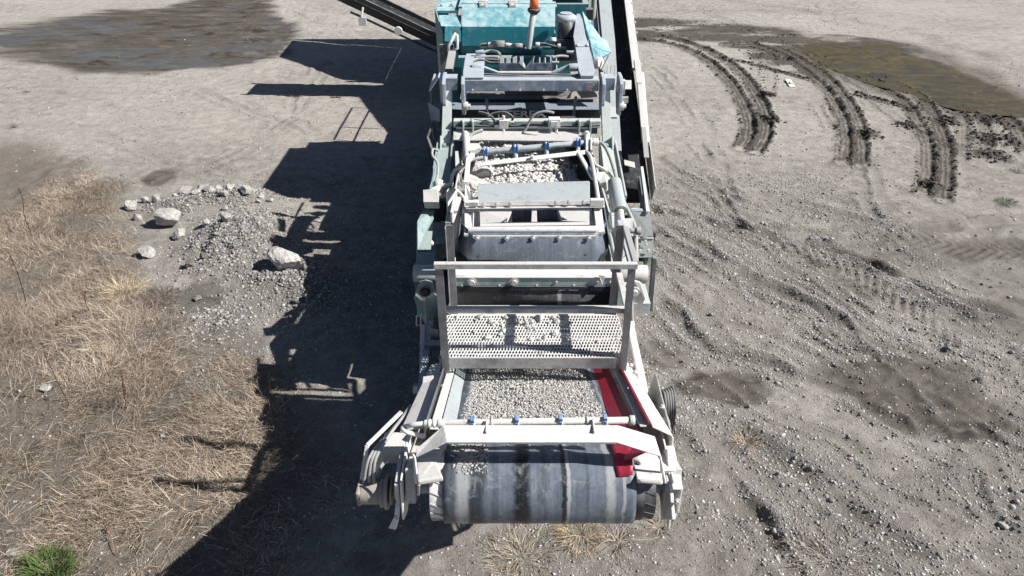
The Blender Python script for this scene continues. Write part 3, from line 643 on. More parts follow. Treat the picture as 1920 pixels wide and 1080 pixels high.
# ------------------------------------------------------------------ dry grass and weeds
def blades(name, X, Y, Z, L, wd, colr, lean=.9, curl=.8, ang=None, seed=1, segs=3, up=.45):
    r = np.random.default_rng(seed); n = len(X); a = r.uniform(0, 2*np.pi, n) if ang is None else ang
    pitch = np.clip(r.normal(up, .38, n), .02, 1.45)
    p = np.stack([X, Y, Z], -1); pts = [p]; az = a.copy(); pt = pitch.copy()
    for k in range(segs):
        st = (L/segs)[:,None]*np.stack([np.cos(az)*np.cos(pt), np.sin(az)*np.cos(pt), np.sin(pt)], -1)
        pts.append(pts[-1]+st); pt = pt - r.uniform(0, curl, n)*.7; az = az+r.normal(0, .28, n)
    V = []
    side = np.stack([-np.sin(a), np.cos(a), r.normal(0, .5, n)], -1); side /= np.linalg.norm(side, axis=1)[:,None]
    for k, q in enumerate(pts):
        w_ = (wd*(1-.8*(k/segs)**1.5))[:,None]*.5
        V += [q-side*w_, q+side*w_]
    V = np.stack(V, 1); V[...,2] = np.maximum(V[...,2], (Z-.005)[:,None]); nv = V.shape[1]
    f = np.array([[2*k, 2*k+1, 2*k+3, 2*k+2] for k in range(segs)])
    F = (f[None]+np.arange(n)[:,None,None]*nv).reshape(-1, 4).astype(np.int32)
    me = bpy.data.meshes.new(name); me.vertices.add(n*nv); me.vertices.foreach_set('co', V.reshape(-1).astype(np.float32))
    me.loops.add(F.size); me.loops.foreach_set('vertex_index', F.ravel()); me.polygons.add(len(F))
    me.polygons.foreach_set('loop_start', np.arange(0, F.size, 4, dtype=np.int32)); me.update(calc_edges=True)
    C = np.ones((n, nv, 4), np.float32); C[...,:3] = colr[:,None,:]
    me.attributes.new('col', 'FLOAT_COLOR', 'POINT').data.foreach_set('color', C.ravel())
    me.materials.append(M['blade']); o = bpy.data.objects.new(name, me); COL.objects.link(o); return o
def straw(n, seed, k=None):
    r = np.random.default_rng(seed); pal = np.array([(.52,.425,.325), (.40,.315,.235), (.68,.585,.475), (.25,.19,.14), (.42,.37,.32), (.13,.095,.075), (.43,.34,.24)])
    c = pal[r.choice(len(pal), n, p=[.22,.2,.12,.16,.14,.09,.07])]*r.uniform(.75, 1.12, (n, 1)); return c
def grass_pts(n, seed, dens):
    r = np.random.default_rng(seed); X = r.uniform(-8.5, .2, n); Y = r.uniform(2.9, 13.5, n); k = dens(X, Y); m_ = r.random(n) < k; return X[m_], Y[m_]
def gd(X, Y):
    g = gsample(gr, X, Y); patch = sstep(.36, .58, fbm(X*1.5, Y*1.5, 401, 4))
    return g*(.14+.86*patch)
X, Y = grass_pts(560000, 61, gd)
pn = fbm(X*.9, Y*.9, 405, 3); ang = (pn-.5)*11+np.random.default_rng(5).normal(0, 1.25, len(X))
cl = straw(len(X), 62); tint = fbm(X*1.1+7, Y*1.1, 409, 3)[:,None]; cl = cl*(.42+1.1*tint)*np.random.default_rng(6).uniform(.5, 1.25, (len(X), 1))
rl = np.random.default_rng(8)
tag(blades('dry_grass', X, Y, ground_z(X, Y), rl.uniform(.06, .26, len(X))*np.where(Y > 7.5, .7, 1.0)*(.7+.6*pn), rl.uniform(.0022, .0052, len(X)), cl, ang=ang, seed=63, up=.42, segs=2),
    'dry straw coloured grass covering the lower left bank', 'grass', None, 'stuff')
# sparse dead grass in the gravel
def gs(X, Y): return np.clip(sstep(.55, .75, fbm(X*1.9, Y*1.9, 411, 3)), 0, 1)*.5*np.where(Y < 5.2, 1, .12)*(1-gsample(wet, X, Y))
r_ = np.random.default_rng(64); X = r_.uniform(-2.4, 5, 9000); Y = r_.uniform(3.0, 8, 9000); k_ = r_.random(9000) < gs(X, Y)*np.where(X > 2.2, .6, 1); X, Y = X[k_], Y[k_]
tag(blades('dead_stalks', X, Y, ground_z(X, Y), r_.uniform(.05, .22, len(X)), r_.uniform(.002, .004, len(X)), straw(len(X), 65), seed=66, up=.2),
    'sparse dead grass stalks lying on the gravel in front', 'grass', None, 'stuff')
def tuft(p, rad, n, L, label, cat='grass tuft', colr=None, up=.8, nm='grass_tuft', seed=1, group=None, wd=(.003,.006)):
    r = np.random.default_rng(seed); a = r.uniform(0, 2*np.pi, n); rr_ = rad*r.random(n)**.7
    X = p[0]+np.cos(a)*rr_; Y = p[1]+np.sin(a)*rr_
    c = straw(n, seed+1) if colr is None else np.array(colr)[None]*r.uniform(.6, 1.3, (n, 1))
    o = blades(nm, X, Y, ground_z(X, Y), r.uniform(.4, 1.0, n)*L, r.uniform(wd[0], wd[1], n), c, ang=a+r.normal(0, .5, n), up=up, seed=seed+2, segs=4)
    return tag(o, label, cat, group)
tuft((0.072, 3.761), .30, 460, .20, 'brown dry grass tuft below the belt drum, left one of the pair', seed=71, up=.35)
tuft((0.630, 3.957), .20, 320, .20, 'golden dry grass tuft below the belt drum, right one of the pair', colr=(.47,.36,.22), seed=74, up=.5)
tuft((0.973, 3.872), .05, 60, .42, 'thin wiry dead plant right of the golden tuft', seed=77, up=.25)
tuft((2.489, 5.092), .12, 240, .20, 'small brown tuft alone on the gravel right of the conveyor', seed=80, up=.6)
tuft((2.846, 3.680), .30, 240, .34, 'bleached dead tuft at the bottom right of the gravel', seed=83, up=.3, colr=(.40,.35,.29))
tuft((1.369, 4.044), .07, 90, .2, 'little dry tuft under the right bearing plate', seed=86, up=.4)
tuft((-4.029, 3.549), .13, 900, .26, 'bright green leafy weed at the bottom left of the grass', 'weed', (.10,.155,.045), 1.05, 'green_weed', 89, wd=(.006,.016))
tuft((8.520, 10.595), .16, 260, .12, 'small green tuft on the gravel at the right edge', 'grass tuft', (.07,.12,.03), .6, 'green_tuft', 92)
tuft((9.548, 11.940), .1, 110, .12, 'sparse green tuft above the other one at the right edge', 'grass tuft', (.12,.15,.06), .6, 'green_tuft', 95)
tuft((-12.016, 16.700), .1, 110, .08, 'low green tuft on the pale floor at the upper left', 'grass tuft', (.09,.12,.04), .6, 'green_tuft', 98)
tuft((-11.049, 16.618), .14, 80, .08, 'faded green tuft right of the low green one', 'grass tuft', (.17,.16,.09), .4, 'green_tuft', 101)
tuft((-10.776, 14.209), .05, 40, .3, 'short brown weed stalk on the pale floor at the left', 'weed', (.13,.07,.05), 1.2, 'weed_stalk', 104)
tuft((-5.476, 7.939), .22, 900, .34, 'swept tuft of pale blond grass at the edge of the bank', 'grass tuft', (.62,.52,.37), .35, 'grass_tuft', 107)
tuft((-4.867, 7.742), .24, 420, .22, 'purplish brown low brush beside the blond tuft', 'brush', (.17,.125,.115), .5, 'low_brush', 110)
def weed(base, tip, label, seed):
    r = random.Random(seed); b_ = Vector((base[0], base[1], float(ground_z(base[0], base[1])[0]))); t_ = Vector(tip)
    m_ = MB(); pts = spline([b_, b_.lerp(t_, .35)+Vector((r.uniform(-.03,.03),0,.06)), b_.lerp(t_, .7)+Vector((r.uniform(-.03,.03),0,.05)), t_], 4)
    m_.tube(pts, [.006-.004*i/len(pts) for i in range(len(pts))], 5)
    for i in range(3, len(pts)-1):
        for _ in range(3):
            q = pts[i]; a = r.uniform(0, 6.3); l = r.uniform(.03, .09)
            m_.tube([q, q+Vector((math.cos(a)*l, math.sin(a)*l, l*.6))], .0028, 4)
    o = build('dead_weed', m_, M['weed'], bevel=0); tag(o, label, 'weed'); return o
M['weed'] = dusty('dead weed stem', (.10,.045,.03), (.25,.17,.12), .3, .8)
weed((-7.679, 9.532), (-6.669, 8.400, 1.367), 'tall dead reddish weed stem curving up at the left edge', 1)
weed((-6.635, 7.615), (-6.018, 7.000, 1.216), 'dead weed stem with pods at the far left of the grass', 2)
weed((-5.634, 7.368), (-5.216, 6.900, 0.707), 'short dead weed stem in the middle of the grass', 3)
weed((-4.990, 5.640), (-4.913, 5.600, 0.951), 'dead weed stem leaning left over flattened grass', 4)
weed((-4.289, 5.556), (-4.136, 5.500, 0.672), 'thin upright dead weed stem near the grass edge', 5)
weed((-3.559, 3.734), (-3.887, 4.200, 0.070), 'dark dead twig right of the green weed', 6)
# ------------------------------------------------------------------ the crushing plant (one machine, parts parented)
plant = thing('crushing_plant', (.17, 9.5, 0), 'long teal and grey mobile stone crushing plant standing on the quarry floor with conveyors', 'crusher')
def part(name, mb, mat, parent=plant, **k): return build(name, mb, M[mat], parent, **k)
def bolt(p, n, r=.014, l=.02, parent=None, mat='bolt', nm='bolt'):
    p = Vector(p); n = Vector(n).normalized()
    return part(nm, MB().tube([p, p+n*l*.35], r*1.55, 12).tube([p, p+n*l], r, 6), mat, parent, bevel=0)
def F(x, y, off=0.0):                       # front conveyor: a plane rising towards its head drum
    return Vector((x, y+off*.395, 2.384-.43*(y-2.6)+off*.918))
def long_plate(a, b, y0, y1, th=.01, k=1):      # strip along the front conveyor; a, b = (x, offset) of its two edges
    return MB().plate([F(a[0],y0,a[1]), F(b[0],y0,b[1]), F(b[0],y1,b[1]), F(a[0],y1,a[1])], th)

# ---- front conveyor
fc = part('front_conveyor', MB().beam(F(-.60,2.75,-.16), F(-.60,8.2,-.16), .06, .22).beam(F(.97,2.75,-.16), F(.97,8.2,-.16), .06, .22)
          .beam(F(-.6,3.6,-.2), F(.97,3.6,-.2), .08, .08).beam(F(-.6,4.6,-.2), F(.97,4.6,-.2), .08, .08).beam(F(-.6,5.8,-.2), F(.97,5.8,-.2), .08, .08), 'pale')
DC = Vector((0, 2.755, 2.10)); DR = .195
def dir_y(a): return Vector((0, math.cos(math.radians(a)), math.sin(math.radians(a))))
part('drum', MB().cyl((-.475,2.755,2.10), (.835,2.755,2.10), DR-.006, 40), 'rubber', fc)
lag = MB().cyl((-.478,2.755,2.10), (-.397,2.755,2.10), DR, 40)
part('drum_lagging', lag, 'white', fc)
for k in range(18):
    a0 = k*20; p0 = Vector((0,2.755,2.10))+dir_y(a0)*(DR+.004)
    part('lagging_rib', MB().beam(p0+Vector((-.475,0,0)), Vector((0,2.755,2.10))+dir_y(a0+9)*(DR+.004)+Vector((-.40,0,0)), .006, .006, dir_y(a0)), 'concrete_dust', fc, bevel=0)
for k in range(18):
    a0 = k*20; 
    part('lagging_rib', MB().beam(Vector((.768,2.755,2.10))+dir_y(a0)*(DR-.002), Vector((.833,2.755,2.10))+dir_y(a0+7)*(DR-.002), .003, .003, dir_y(a0)), 'rubber', fc, bevel=0)
part('drum_shaft', MB().cyl((-.66,2.755,2.10), (-.47,2.755,2.10), .045, 20), 'bluegrey', fc)
part('drum_shaft', MB().cyl((.83,2.755,2.10), (.93,2.755,2.10), .045, 20), 'bluegrey', fc)
# belt: carries up to the drum, wraps it, returns below
rows = []
path = [(y, .0) for y in np.linspace(8.0, 2.90, 44)]
nrm = Vector((0, .395, .918)); ang0 = math.degrees(math.atan2(nrm.z, nrm.y))
xs = np.linspace(-.40, .715, 32)
def belt_row(y, trough):
    out = []
    for x in xs:
        e = max(0, abs((x-.157)/.557)-.70)/.30
        out.append(F(x, y, e*.022*trough + .004*math.sin(x*9+y*2)))
    return out
for y, _ in path: rows.append(belt_row(y, float(np.clip((y-2.95)/.9, 0, 1))))
for k in range(1, 27):
    a = ang0 + k*(180/26)
    rows.append([DC+Vector((x,0,0))+dir_y(a)*(DR+.012+.0015*math.sin(x*23)) for x in xs])
for y in np.linspace(3.2, 8.0, 8): rows.append([F(x, y, -.40) for x in xs])
fb = build('belt', MB().grid(rows), M['belt'], fc, bevel=0, solid=.010)
part('drum_end_cover', MB().cyl((.715,2.755,2.10), (.765,2.755,2.10), DR+.003, 40), 'rubber', fc)
# side plates and skirts
part('skirt_plate', long_plate((-.375,.012), (-.452,.085), 2.98, 4.70, .008), 'galv', fc)
part('skirt_angle', long_plate((-.455,.09), (-.512,.092), 2.98, 4.70, .012), 'white', fc)
part('skirt_rubber', long_plate((-.522,.10), (-.537,.10), 2.9, 4.70, .05), 'rubber', fc)
part('side_plate', MB().plate([F(-.545,3.02,.085), F(-.70,3.02,.055), F(-.67,4.30,.055), F(-.545,4.30,.085)], .012), 'pale', fc)
part('side_plate', MB().plate([F(-.70,3.02,.05), F(-.70,3.02,-.25), F(-.67,5.2,-.25), F(-.67,4.30,.05)], .012), 'galv', fc)
part('rubber_skirt', long_plate((.785,.07), (.66,.012), 2.72, 4.70, .012), 'redrub', fc, label='dark red rubber skirt along the right side of the belt')
part('rubber_edge', long_plate((.852,.118), (.840,.118), 3.0, 4.70, .03), 'redrub', fc)
part('skirt_angle', long_plate((.838,.10), (.795,.10), 3.0, 4.70, .012), 'pale', fc)
part('side_plate', MB().plate([F(.985,2.95,.06), F(.86,2.95,.12), F(.86,4.30,.12), F(.965,4.30,.06)], .012), 'white', fc)
part('side_plate', MB().plate([F(.985,2.95,-.22), F(.985,2.95,.055), F(.965,4.4,.055), F(.965,5.2,-.1), F(.965,5.2,-.22)], .012), 'white', fc)
for (x, y) in ((.97,4.22), (.97,4.05), (.93,4.27), (-.62,3.85), (-.64,3.1), (1.02,3.35)):
    bolt(F(x, y, .085 if x > 0 else .055), nrm, .012, .02, fc)
part('side_lug', MB().plate([F(-.60,3.86,.07), F(-.60,3.9,.12), F(-.68,3.9,.11), F(-.68,3.86,.06)], .02), 'pale', fc)
# head end: dusty guards either side
part('skirt_end', MB().plate([(-0.325, 2.900, 2.255), (-0.317, 2.760, 2.239), (-0.335, 2.660, 2.249), (-0.378, 2.660, 2.249), (-0.449, 2.750, 2.241), (-0.461, 2.890, 2.257)], .008), 'galv', fc)
part('dust_guard', MB().plate([(-0.403, 2.880, 2.282), (-0.437, 2.720, 2.294), (-0.389, 2.610, 2.308), (-0.531, 2.575, 2.313), (-0.579, 2.830, 2.276)], .035), 'concrete_dust', fc, bevel=.01)
part('crust_lump', MB().plate([(-0.426, 2.820, 2.310), (-0.458, 2.700, 2.326), (-0.435, 2.660, 2.335), (-0.387, 2.740, 2.317), (-0.400, 2.820, 2.310)], .03), 'concrete_dust', fc, bevel=.012)
part('guard_side', MB().plate([(-0.530, 2.570, 2.319), (-0.579, 2.830, 2.276), (-0.596, 2.870, 2.199), (-0.550, 2.620, 2.171)], .012), 'pale', fc)
part('guard_plate', MB().plate([(0.712, 2.900, 2.288), (0.717, 2.760, 2.294), (0.716, 2.620, 2.314), (0.857, 2.600, 2.320), (0.871, 2.780, 2.299), (0.859, 2.890, 2.289)], .03), 'white', fc, bevel=.006)
part('dust_crust', MB().plate([(0.706, 2.920, 2.313), (0.703, 2.770, 2.320), (0.756, 2.730, 2.328), (0.756, 2.870, 2.320)], .03), 'concrete_dust', fc, bevel=.012)
part('dust_crust', MB().plate([(0.712, 2.610, 2.335), (0.725, 2.590, 2.323), (0.851, 2.570, 2.328), (0.853, 2.590, 2.341)], .03), 'concrete_dust', fc, bevel=.01)
fl = [[Vector((x0_+(x1_-x0_)*k/4, y, z+.012+.02*(k/4)**2)) for k in range(5)] for x0_, x1_, y, z in ((.605,.72,2.99,2.225),(.602,.715,2.90,2.262),(.60,.71,2.82,2.302),(.60,.705,2.76,2.312),(.60,.70,2.70,2.302),(.605,.695,2.655,2.280))]
part('rubber_flap', MB().grid(fl), 'redrub', fc, label='torn end of the dark red rubber skirt', bevel=0, solid=.008)
part('belt_scraper', MB().beam((.86,2.78,2.26), (.96,2.78,2.26), .12, .03).beam((.93,2.92,2.22),(.93,2.60,1.98),.02,.30), 'white', fc)
# arch beam over the head
A0, A1 = (-0.368, 2.892, 2.490), (-0.354, 2.768, 2.460)
part('arch_beam', MB().plate([(-0.367, 2.702, 2.530), (0.589, 2.702, 2.530), (0.605, 2.805, 2.560), (-0.391, 2.805, 2.560)], .012)
     .plate([(-0.391, 2.805, 2.560), (-0.550, 2.725, 2.450), (-0.548, 2.692, 2.420), (-0.367, 2.702, 2.530)], .012)
     .plate([(0.589, 2.702, 2.530), (0.848, 2.678, 2.440), (0.821, 2.776, 2.500), (0.605, 2.805, 2.560)], .012)
     .plate([(-0.368, 2.705, 2.510), (0.591, 2.705, 2.510), (0.589, 2.702, 2.530), (-0.367, 2.702, 2.530)], .008)
     .plate([(-0.548, 2.692, 2.420), (-0.533, 2.623, 2.270), (-0.556, 2.634, 2.270), (-0.562, 2.711, 2.430)], .012)
     .plate([(0.844, 2.694, 2.440), (0.848, 2.678, 2.440), (0.903, 2.668, 2.230), (0.873, 2.676, 2.230)], .012), 'white', fc, bevel=.003)
for p in ((-0.147, 2.800, 2.527), (0.466, 2.800, 2.535)):
    p = Vector(p); part('stiffener', MB().box(p+Vector((-.005,-.05,-.035)), p+Vector((.005,.05,.035))), 'pale', fc)
# spray bar with four nozzles
SB = [(-0.513, 2.860, 2.518), (0.694, 2.860, 2.543)]
sb = part('spray_bar', MB().cyl(SB[0], SB[1], .021, 18), 'white', fc)
part('end_cap', MB().cyl((0.682, 2.860, 2.543), (0.713, 2.860, 2.543), .030, 18), 'pale', sb)
for k, (p, q) in enumerate((((-0.489, 2.860, 2.518), (-0.473, 2.860, 2.518)), ((-0.461, 2.860, 2.518), (-0.445, 2.860, 2.518)), ((-0.433, 2.860, 2.518), (-0.392, 2.860, 2.518)))):
    part('pipe_fitting', MB().cyl(p, q, .027, 12), 'white', sb)
for p in ((-0.118, 2.860, 2.526), (0.437, 2.860, 2.539)):
    p = Vector(p); part('pipe_clamp', MB().cyl(p-Vector((.007,0,0)), p+Vector((.007,0,0)), .028, 16).beam(p, p+Vector((0,-.03,-.07)), .02, .02), 'pale', sb)
for p in ((-0.230, 2.860, 2.522), (0.028, 2.860, 2.526), (0.282, 2.860, 2.535), (0.540, 2.860, 2.539)):
    p = Vector(p)
    nz = part('nozzle', MB().cyl(p-Vector((.013,0,0)), p+Vector((.013,0,0)), .029, 16).tube([p+Vector((0,-.02,-.015)), p+Vector((0,-.055,-.065))], [.016,.019], 12), 'white', fc)
    part('blue_clip', MB().box(p+Vector((-.012,-.022,.014)), p+Vector((.012,.022,.040))).box(p+Vector((-.008,-.03,-.006)), p+Vector((.008,-.02,.02))), 'blue', nz)
part('water_hose', MB().tube(spline([(-0.507, 2.860, 2.518), (-0.586, 2.860, 2.505), (-0.643, 2.900, 2.446), (-0.639, 2.860, 2.465), (-0.596, 2.850, 2.449), (-0.528, 2.900, 2.370)], 5), .015, 10), 'white', fc, bevel=0)
# gearbox and motor on the left
mo = part('drive_motor', MB().cyl((-.92,2.755,2.03), (-.79,2.755,2.03), .066, 24).box((-.94,2.70,1.975),(-.915,2.81,2.09)).cyl((-.80,2.755,2.03), (-.765,2.755,2.03), .085, 14), 'mudcake', fc, bevel=.008)
part('motor_flange', MB().cyl((-.768,2.755,2.04), (-.748,2.755,2.04), .105, 14).cyl((-.735,2.755,2.05), (-.722,2.755,2.05), .08, 20), 'mudcake', fc, bevel=.006)
part('bearing', MB().cyl((-.70,2.755,2.09), (-.66,2.755,2.09), .082, 20).box((-.69,2.66,2.02),(-.665,2.92,2.22)), 'pale', fc, bevel=.006)
part('bearing_plate', MB().plate([(-.655,2.60,1.98),(-.655,2.66,2.24),(-.655,3.1,2.26),(-.655,3.1,1.9),(-.655,2.7,1.92)], .014), 'white', fc)
part('bracket', MB().box((-.80,2.90,2.13),(-.655,3.05,2.25)).beam((-.78,2.95,2.2),(-.86,2.88,2.05),.06,.03), 'pale', fc)
part('torque_arm', MB().plate([(-.745,2.64,1.86),(-.70,2.66,1.95),(-.68,2.64,1.94),(-.70,2.62,1.87)], .02).beam((-.70,2.65,1.93),(-.68,2.70,2.06),.03,.015), 'white', fc)
for k in range(3):
    part('motor_hose', MB().tube(spline([(-.90+.03*k,2.78,2.10), (-.86+.02*k,2.84,2.25), (-.78+.02*k,3.0,2.27+.02*k), (-.74,3.25,2.15), (-.70-.01*k,3.55,2.00)], 5), .011, 8), 'hose', fc, bevel=0)
part('hose_guard', MB().beam((-.915,2.80,2.10),(-.885,2.92,2.27), .028, .012).beam((-.885,2.92,2.27),(-.70,3.15,2.33),.028,.012), 'white', fc)
# right bearing
part('bearing_plate', MB().plate([(.945,2.58,1.92),(.945,3.05,1.94),(.945,3.05,2.26),(.945,2.66,2.26)], .012), 'white', fc)
part('bearing', MB().cyl((.895,2.755,2.10), (.95,2.755,2.10), .075, 18).box((.90,2.67,2.02),(.925,2.84,2.24)), 'pale', fc, bevel=.006)
part('belt_guard', MB().plate([(.975,2.60,2.05),(.975,2.62,2.22),(.975,2.92,2.26),(.975,2.92,1.98),(.975,2.74,1.94),(.975,2.66,1.86),(.975,2.63,1.94)], .012).plate([(.93,2.62,2.23),(.99,2.62,2.23),(.99,2.92,2.27),(.93,2.92,2.27)], .01), 'white', fc)
for z in (2.05, 2.18): bolt((.95,2.58,z), (0,-1,0), .012, .02, fc)
# coil of hose on the right
for k in range(5):
    c0 = Vector((1.13+.022*k, 3.75+.02*k, 1.72-.008*k)); 
    part('hose_loop', MB().tube([c0+Vector((0, math.cos(a)*.13, math.sin(a)*.20)) for a in (i*2*math.pi/24 for i in range(25))], .011, 7, cap=False), 'hose_dark', fc, bevel=0)
part('hose_bracket', MB().plate([(1.09,3.35,1.95),(1.09,3.95,1.95),(1.09,4.1,1.6),(1.09,3.6,1.5)], .012).beam((1.0,3.5,1.85),(1.12,3.5,1.9),.05,.05), 'rail', fc)

# ---- walkway over the front conveyor
wk = part('walkway', MB().box((-.578,4.335,1.665),(.935,4.347,1.785)).box((-.60,4.348,1.665),(-.588,4.93,1.765)).box((.945,4.348,1.665),(.957,4.93,1.765)).box((-.587,4.93,1.66),(.944,4.96,1.775)).box((-.586,4.62,1.69),(.943,4.66,1.745)), 'pale')
# expanded metal floor, every strand
em = MB(); nx_, ny_ = 116, 14; x0, x1, y0, y1, zf = -.58, .94, 4.35, 4.93, 1.776
dx = (x1-x0)/nx_; dy = (y1-y0)/ny_
for j in range(ny_+1):
    for i in range(nx_):
        xa = x0+i*dx; ya = y0+j*dy; s_ = 1 if (i+j) % 2 == 0 else -1
        pa = Vector((xa, ya-s_*dy*.36, zf)); pb = Vector((xa+dx, ya+s_*dy*.36, zf))
        em.beam(pa, pb, .0085, .004, (0,-.5,1))
part('mesh_floor', em, 'white', wk, bevel=0, kind='stuff')
ns = MB()
for i in range(nx_+1):
    for j in range(ny_):
        if (i+j) % 2: ns.box((x0+i*dx-.0036, y0+j*dy+dy*.30, zf-.003), (x0+i*dx+.0036, y0+j*dy+dy*.70, zf+.004))
part('mesh_knuckle', ns, 'white', wk, bevel=0, kind='stuff')
def angle_post(p, q, nm='post', s=.05, fx=1, fy=1, mat='rail'):
    p = Vector(p); q = Vector(q); t_ = .006
    m_ = MB()
    for pr_ in ([(0,0),(fx*s,0),(fx*s,fy*t_),(0,fy*t_)], [(0,fy*t_),(fx*t_,fy*t_),(fx*t_,fy*s),(0,fy*s)]):
        vs = [c_+Vector((a,b_,0)) for c_ in (p,q) for a,b_ in pr_]
        m_.add(vs, [(0,1,2,3),(7,6,5,4),(0,4,5,1),(1,5,6,2),(2,6,7,3),(3,7,4,0)])
    return part(nm, m_, mat, wk, bevel=.002)
angle_post((-.582,4.33,1.60), (-.582,4.33,2.68), s=.065); angle_post((.955,4.33,1.50), (.93,4.33,2.68), fx=-1, s=.06)
angle_post((-.555,5.0,1.70), (-.555,5.0,2.66), s=.065, fy=-1); angle_post((.935,5.0,1.70), (.935,5.0,2.66), fx=-1, s=.065, fy=-1)
part('top_rail', MB().box((-.585,4.318,2.655),(.94,4.327,2.70)).box((-.585,4.327,2.691),(.94,4.36,2.70)), 'pale', wk, bevel=.002)
part('mid_rail', MB().box((-.545,4.395,2.19),(.90,4.402,2.235)).box((-.545,4.402,2.228),(.90,4.44,2.235)), 'pale', wk, bevel=.002)
part('top_rail', MB().beam((.93,4.36,2.68),(.935,4.94,2.66),.045,.045), 'rail', wk)
part('mid_rail', MB().beam((.92,4.36,2.21),(.92,4.94,2.21),.05,.04), 'pale', wk)
part('toe_rail', MB().box((-.50,5.03,1.76),(.89,5.06,1.80)).box((-.50,5.06,1.72),(.89,5.10,1.765)), 'pale', wk)
part('post_foot', MB().beam((-.585,4.335,1.60),(-.60,4.20,1.46), .05, .015), 'white', wk); part('post_foot', MB().beam((.955,4.335,1.60),(.975,4.22,1.50), .08, .015), 'white', wk)
for x, y, z in ((-.50,5.02,1.80), (.87,5.02,1.80)): bolt((x,y,z), (0,-1,0), .012, .02, wk)
part('latch', MB().tube([(1.0,4.95,1.71),(1.05,4.95,1.71)], .016, 8), 'bolt', wk)

def set_walkway(o):                          # the walkway is 1.41 m wide and stands clear of the belt
    o.data.transform(Matrix.Translation((0, 0, .378)) @ Matrix.Scale(.93, 4))
for o in [wk]+[c_ for c_ in COL.objects if c_.parent == wk]: set_walkway(o)
for x0_, x1_ in ((-.53,-.60),(.86,.95)):
    for y_, z_ in ((4.12,1.60),(4.50,1.44)):
        part('walkway_leg', MB().beam((x0_,y_,1.94),(x1_,y_+.02,z_),.05,.04), 'pale', fc)
for x_ in (-.53, .875):
    part('shade_plate', MB().plate([(x_,4.62,1.40),(x_,5.25,1.15),(x_,5.25,2.02),(x_,4.75,2.02),(x_,4.62,1.93)], .01), 'pale')  # added side plates, only there to shade sunlit gaps in the machine's ground shadow
# ladder, left of the walkway
ld = part('ladder', MB().beam((-.80,4.9,1.70), (-.84,4.3,.55), .045, .03).beam((-.58,4.9,1.70), (-.62,4.3,.55), .03, .03), 'bluegrey')
for k in range(4):
    z = 1.55-.27*k; part('rung', MB().beam((-.80-.009*k,4.82-.14*k,z), (-.58-.009*k,4.82-.14*k,z), .06, .025), 'bluegrey', ld)
part('ladder_hook', MB().plate([(-0.779, 4.900, 1.660), (-0.774, 4.900, 1.593), (-0.670, 4.900, 1.556), (-0.665, 4.900, 1.636), (-0.732, 4.900, 1.648), (-0.749, 4.900, 1.678)], .012), 'pale', ld)

# support struts and brackets either side
for s in (-1, 1):
    X0 = .17+s*1.0
    br = part('pivot_bracket', MB().plate([(X0-.11,5.42,1.62),(X0-.045,5.42,1.32),(X0+.04,5.42,1.32),(X0+.12,5.42,1.62),(X0+.06,5.46,1.78),(X0,5.46,1.80),(X0-.06,5.46,1.78)] if s > 0 else
        [(X0-.12,5.42,1.62),(X0-.04,5.42,1.32),(X0+.045,5.42,1.32),(X0+.11,5.42,1.62),(X0+.06,5.46,1.78),(X0,5.46,1.80),(X0-.06,5.46,1.78)], .03), 'teal_faded' if s < 0 else 'pale')
    part('pin', MB().cyl((X0,5.41,1.72),(X0,5.35,1.72), .032, 16).cyl((X0,5.40,1.72),(X0,5.385,1.72), .055, 16), 'dark' if s < 0 else 'pale', br)
    part('web', MB().plate([(X0,5.40,1.62),(X0+.01,5.28,1.40),(X0,5.40,1.30)], .012), 'pale', br)
    part('strut', MB().beam((X0-.03*s,5.25,1.42), (X0-.10*s,3.95,1.60), .06, .05), 'bluegrey' if s < 0 else 'white')
    part('strut_end', MB().cyl((X0-.06*s-.03,5.27,1.42),(X0-.03*s+.04,5.27,1.42), .035, 14), 'pale')
part('cross_bar', MB().beam((-.86,4.45,1.35),(-.6,4.42,1.32),.05,.09), 'bluegrey')
part('left_bracket', MB().plate([(-.79,4.2,1.0),(-.79,3.6,1.1),(-.79,3.7,1.60),(-.79,3.95,1.60)], .02).beam((-.79,3.8,1.2),(-.68,3.8,1.35),.25,.04), 'bluegrey')
part('handle', MB().tube([(-0.902, 5.200, 1.577), (-0.911, 5.200, 1.463), (-0.870, 5.200, 1.463), (-0.862, 5.200, 1.577), (-0.902, 5.200, 1.577)], .007, 8), 'white')

# ---- discharge end of the main conveyor: plates, drum, curtain
dc = part('discharge_chute', MB().plate([(-.56,5.36,1.928),(.97,5.36,1.928),(.95,5.60,(-4.946, 5.600, 1.909)[2]),(-.55,5.60,(-4.946, 5.600, 1.909)[2])], .012), 'white')
part('chute_plate', MB().box((-.555,5.335,1.822),(.955,5.357,1.922)), 'teal_faded', dc)
part('chute_plate', MB().plate([(-.56,5.325,1.925),(.96,5.325,1.925),(.96,5.36,1.934),(-.56,5.36,1.934)], .01), 'pale', dc)
for px in (-.375, .02): bolt((px,5.335,1.875), (0,-1,0), .028, .035, dc)
for px in (.415,): bolt((px,5.335,1.87), (0,-1,0), .010, .015, dc)
for px in (.80, .92): bolt((px,5.335,1.87), (0,-1,0), .009, .015, dc)
for px in (-.47,-.12,.23,.58,.90): bolt((px,5.335,1.832), (0,-1,0), .008, .012, dc)
dd = part('discharge_drum', MB().cyl((-.545,5.50,1.69), (.945,5.50,1.69), .18, 36), 'drumrub', bevel=0)
part('torn_rubber', MB().plate([(-.50,5.33,1.825),(.90,5.33,1.825),(.86,5.325,1.770),(.5,5.325,1.800),(.32,5.325,1.760),(0,5.325,1.790),(-.1,5.325,1.750),(-.2,5.325,1.785),(-.25,5.325,1.760),(-.4,5.325,1.780),(-.5,5.325,1.760)], .008), 'rubber', dc, bevel=0)
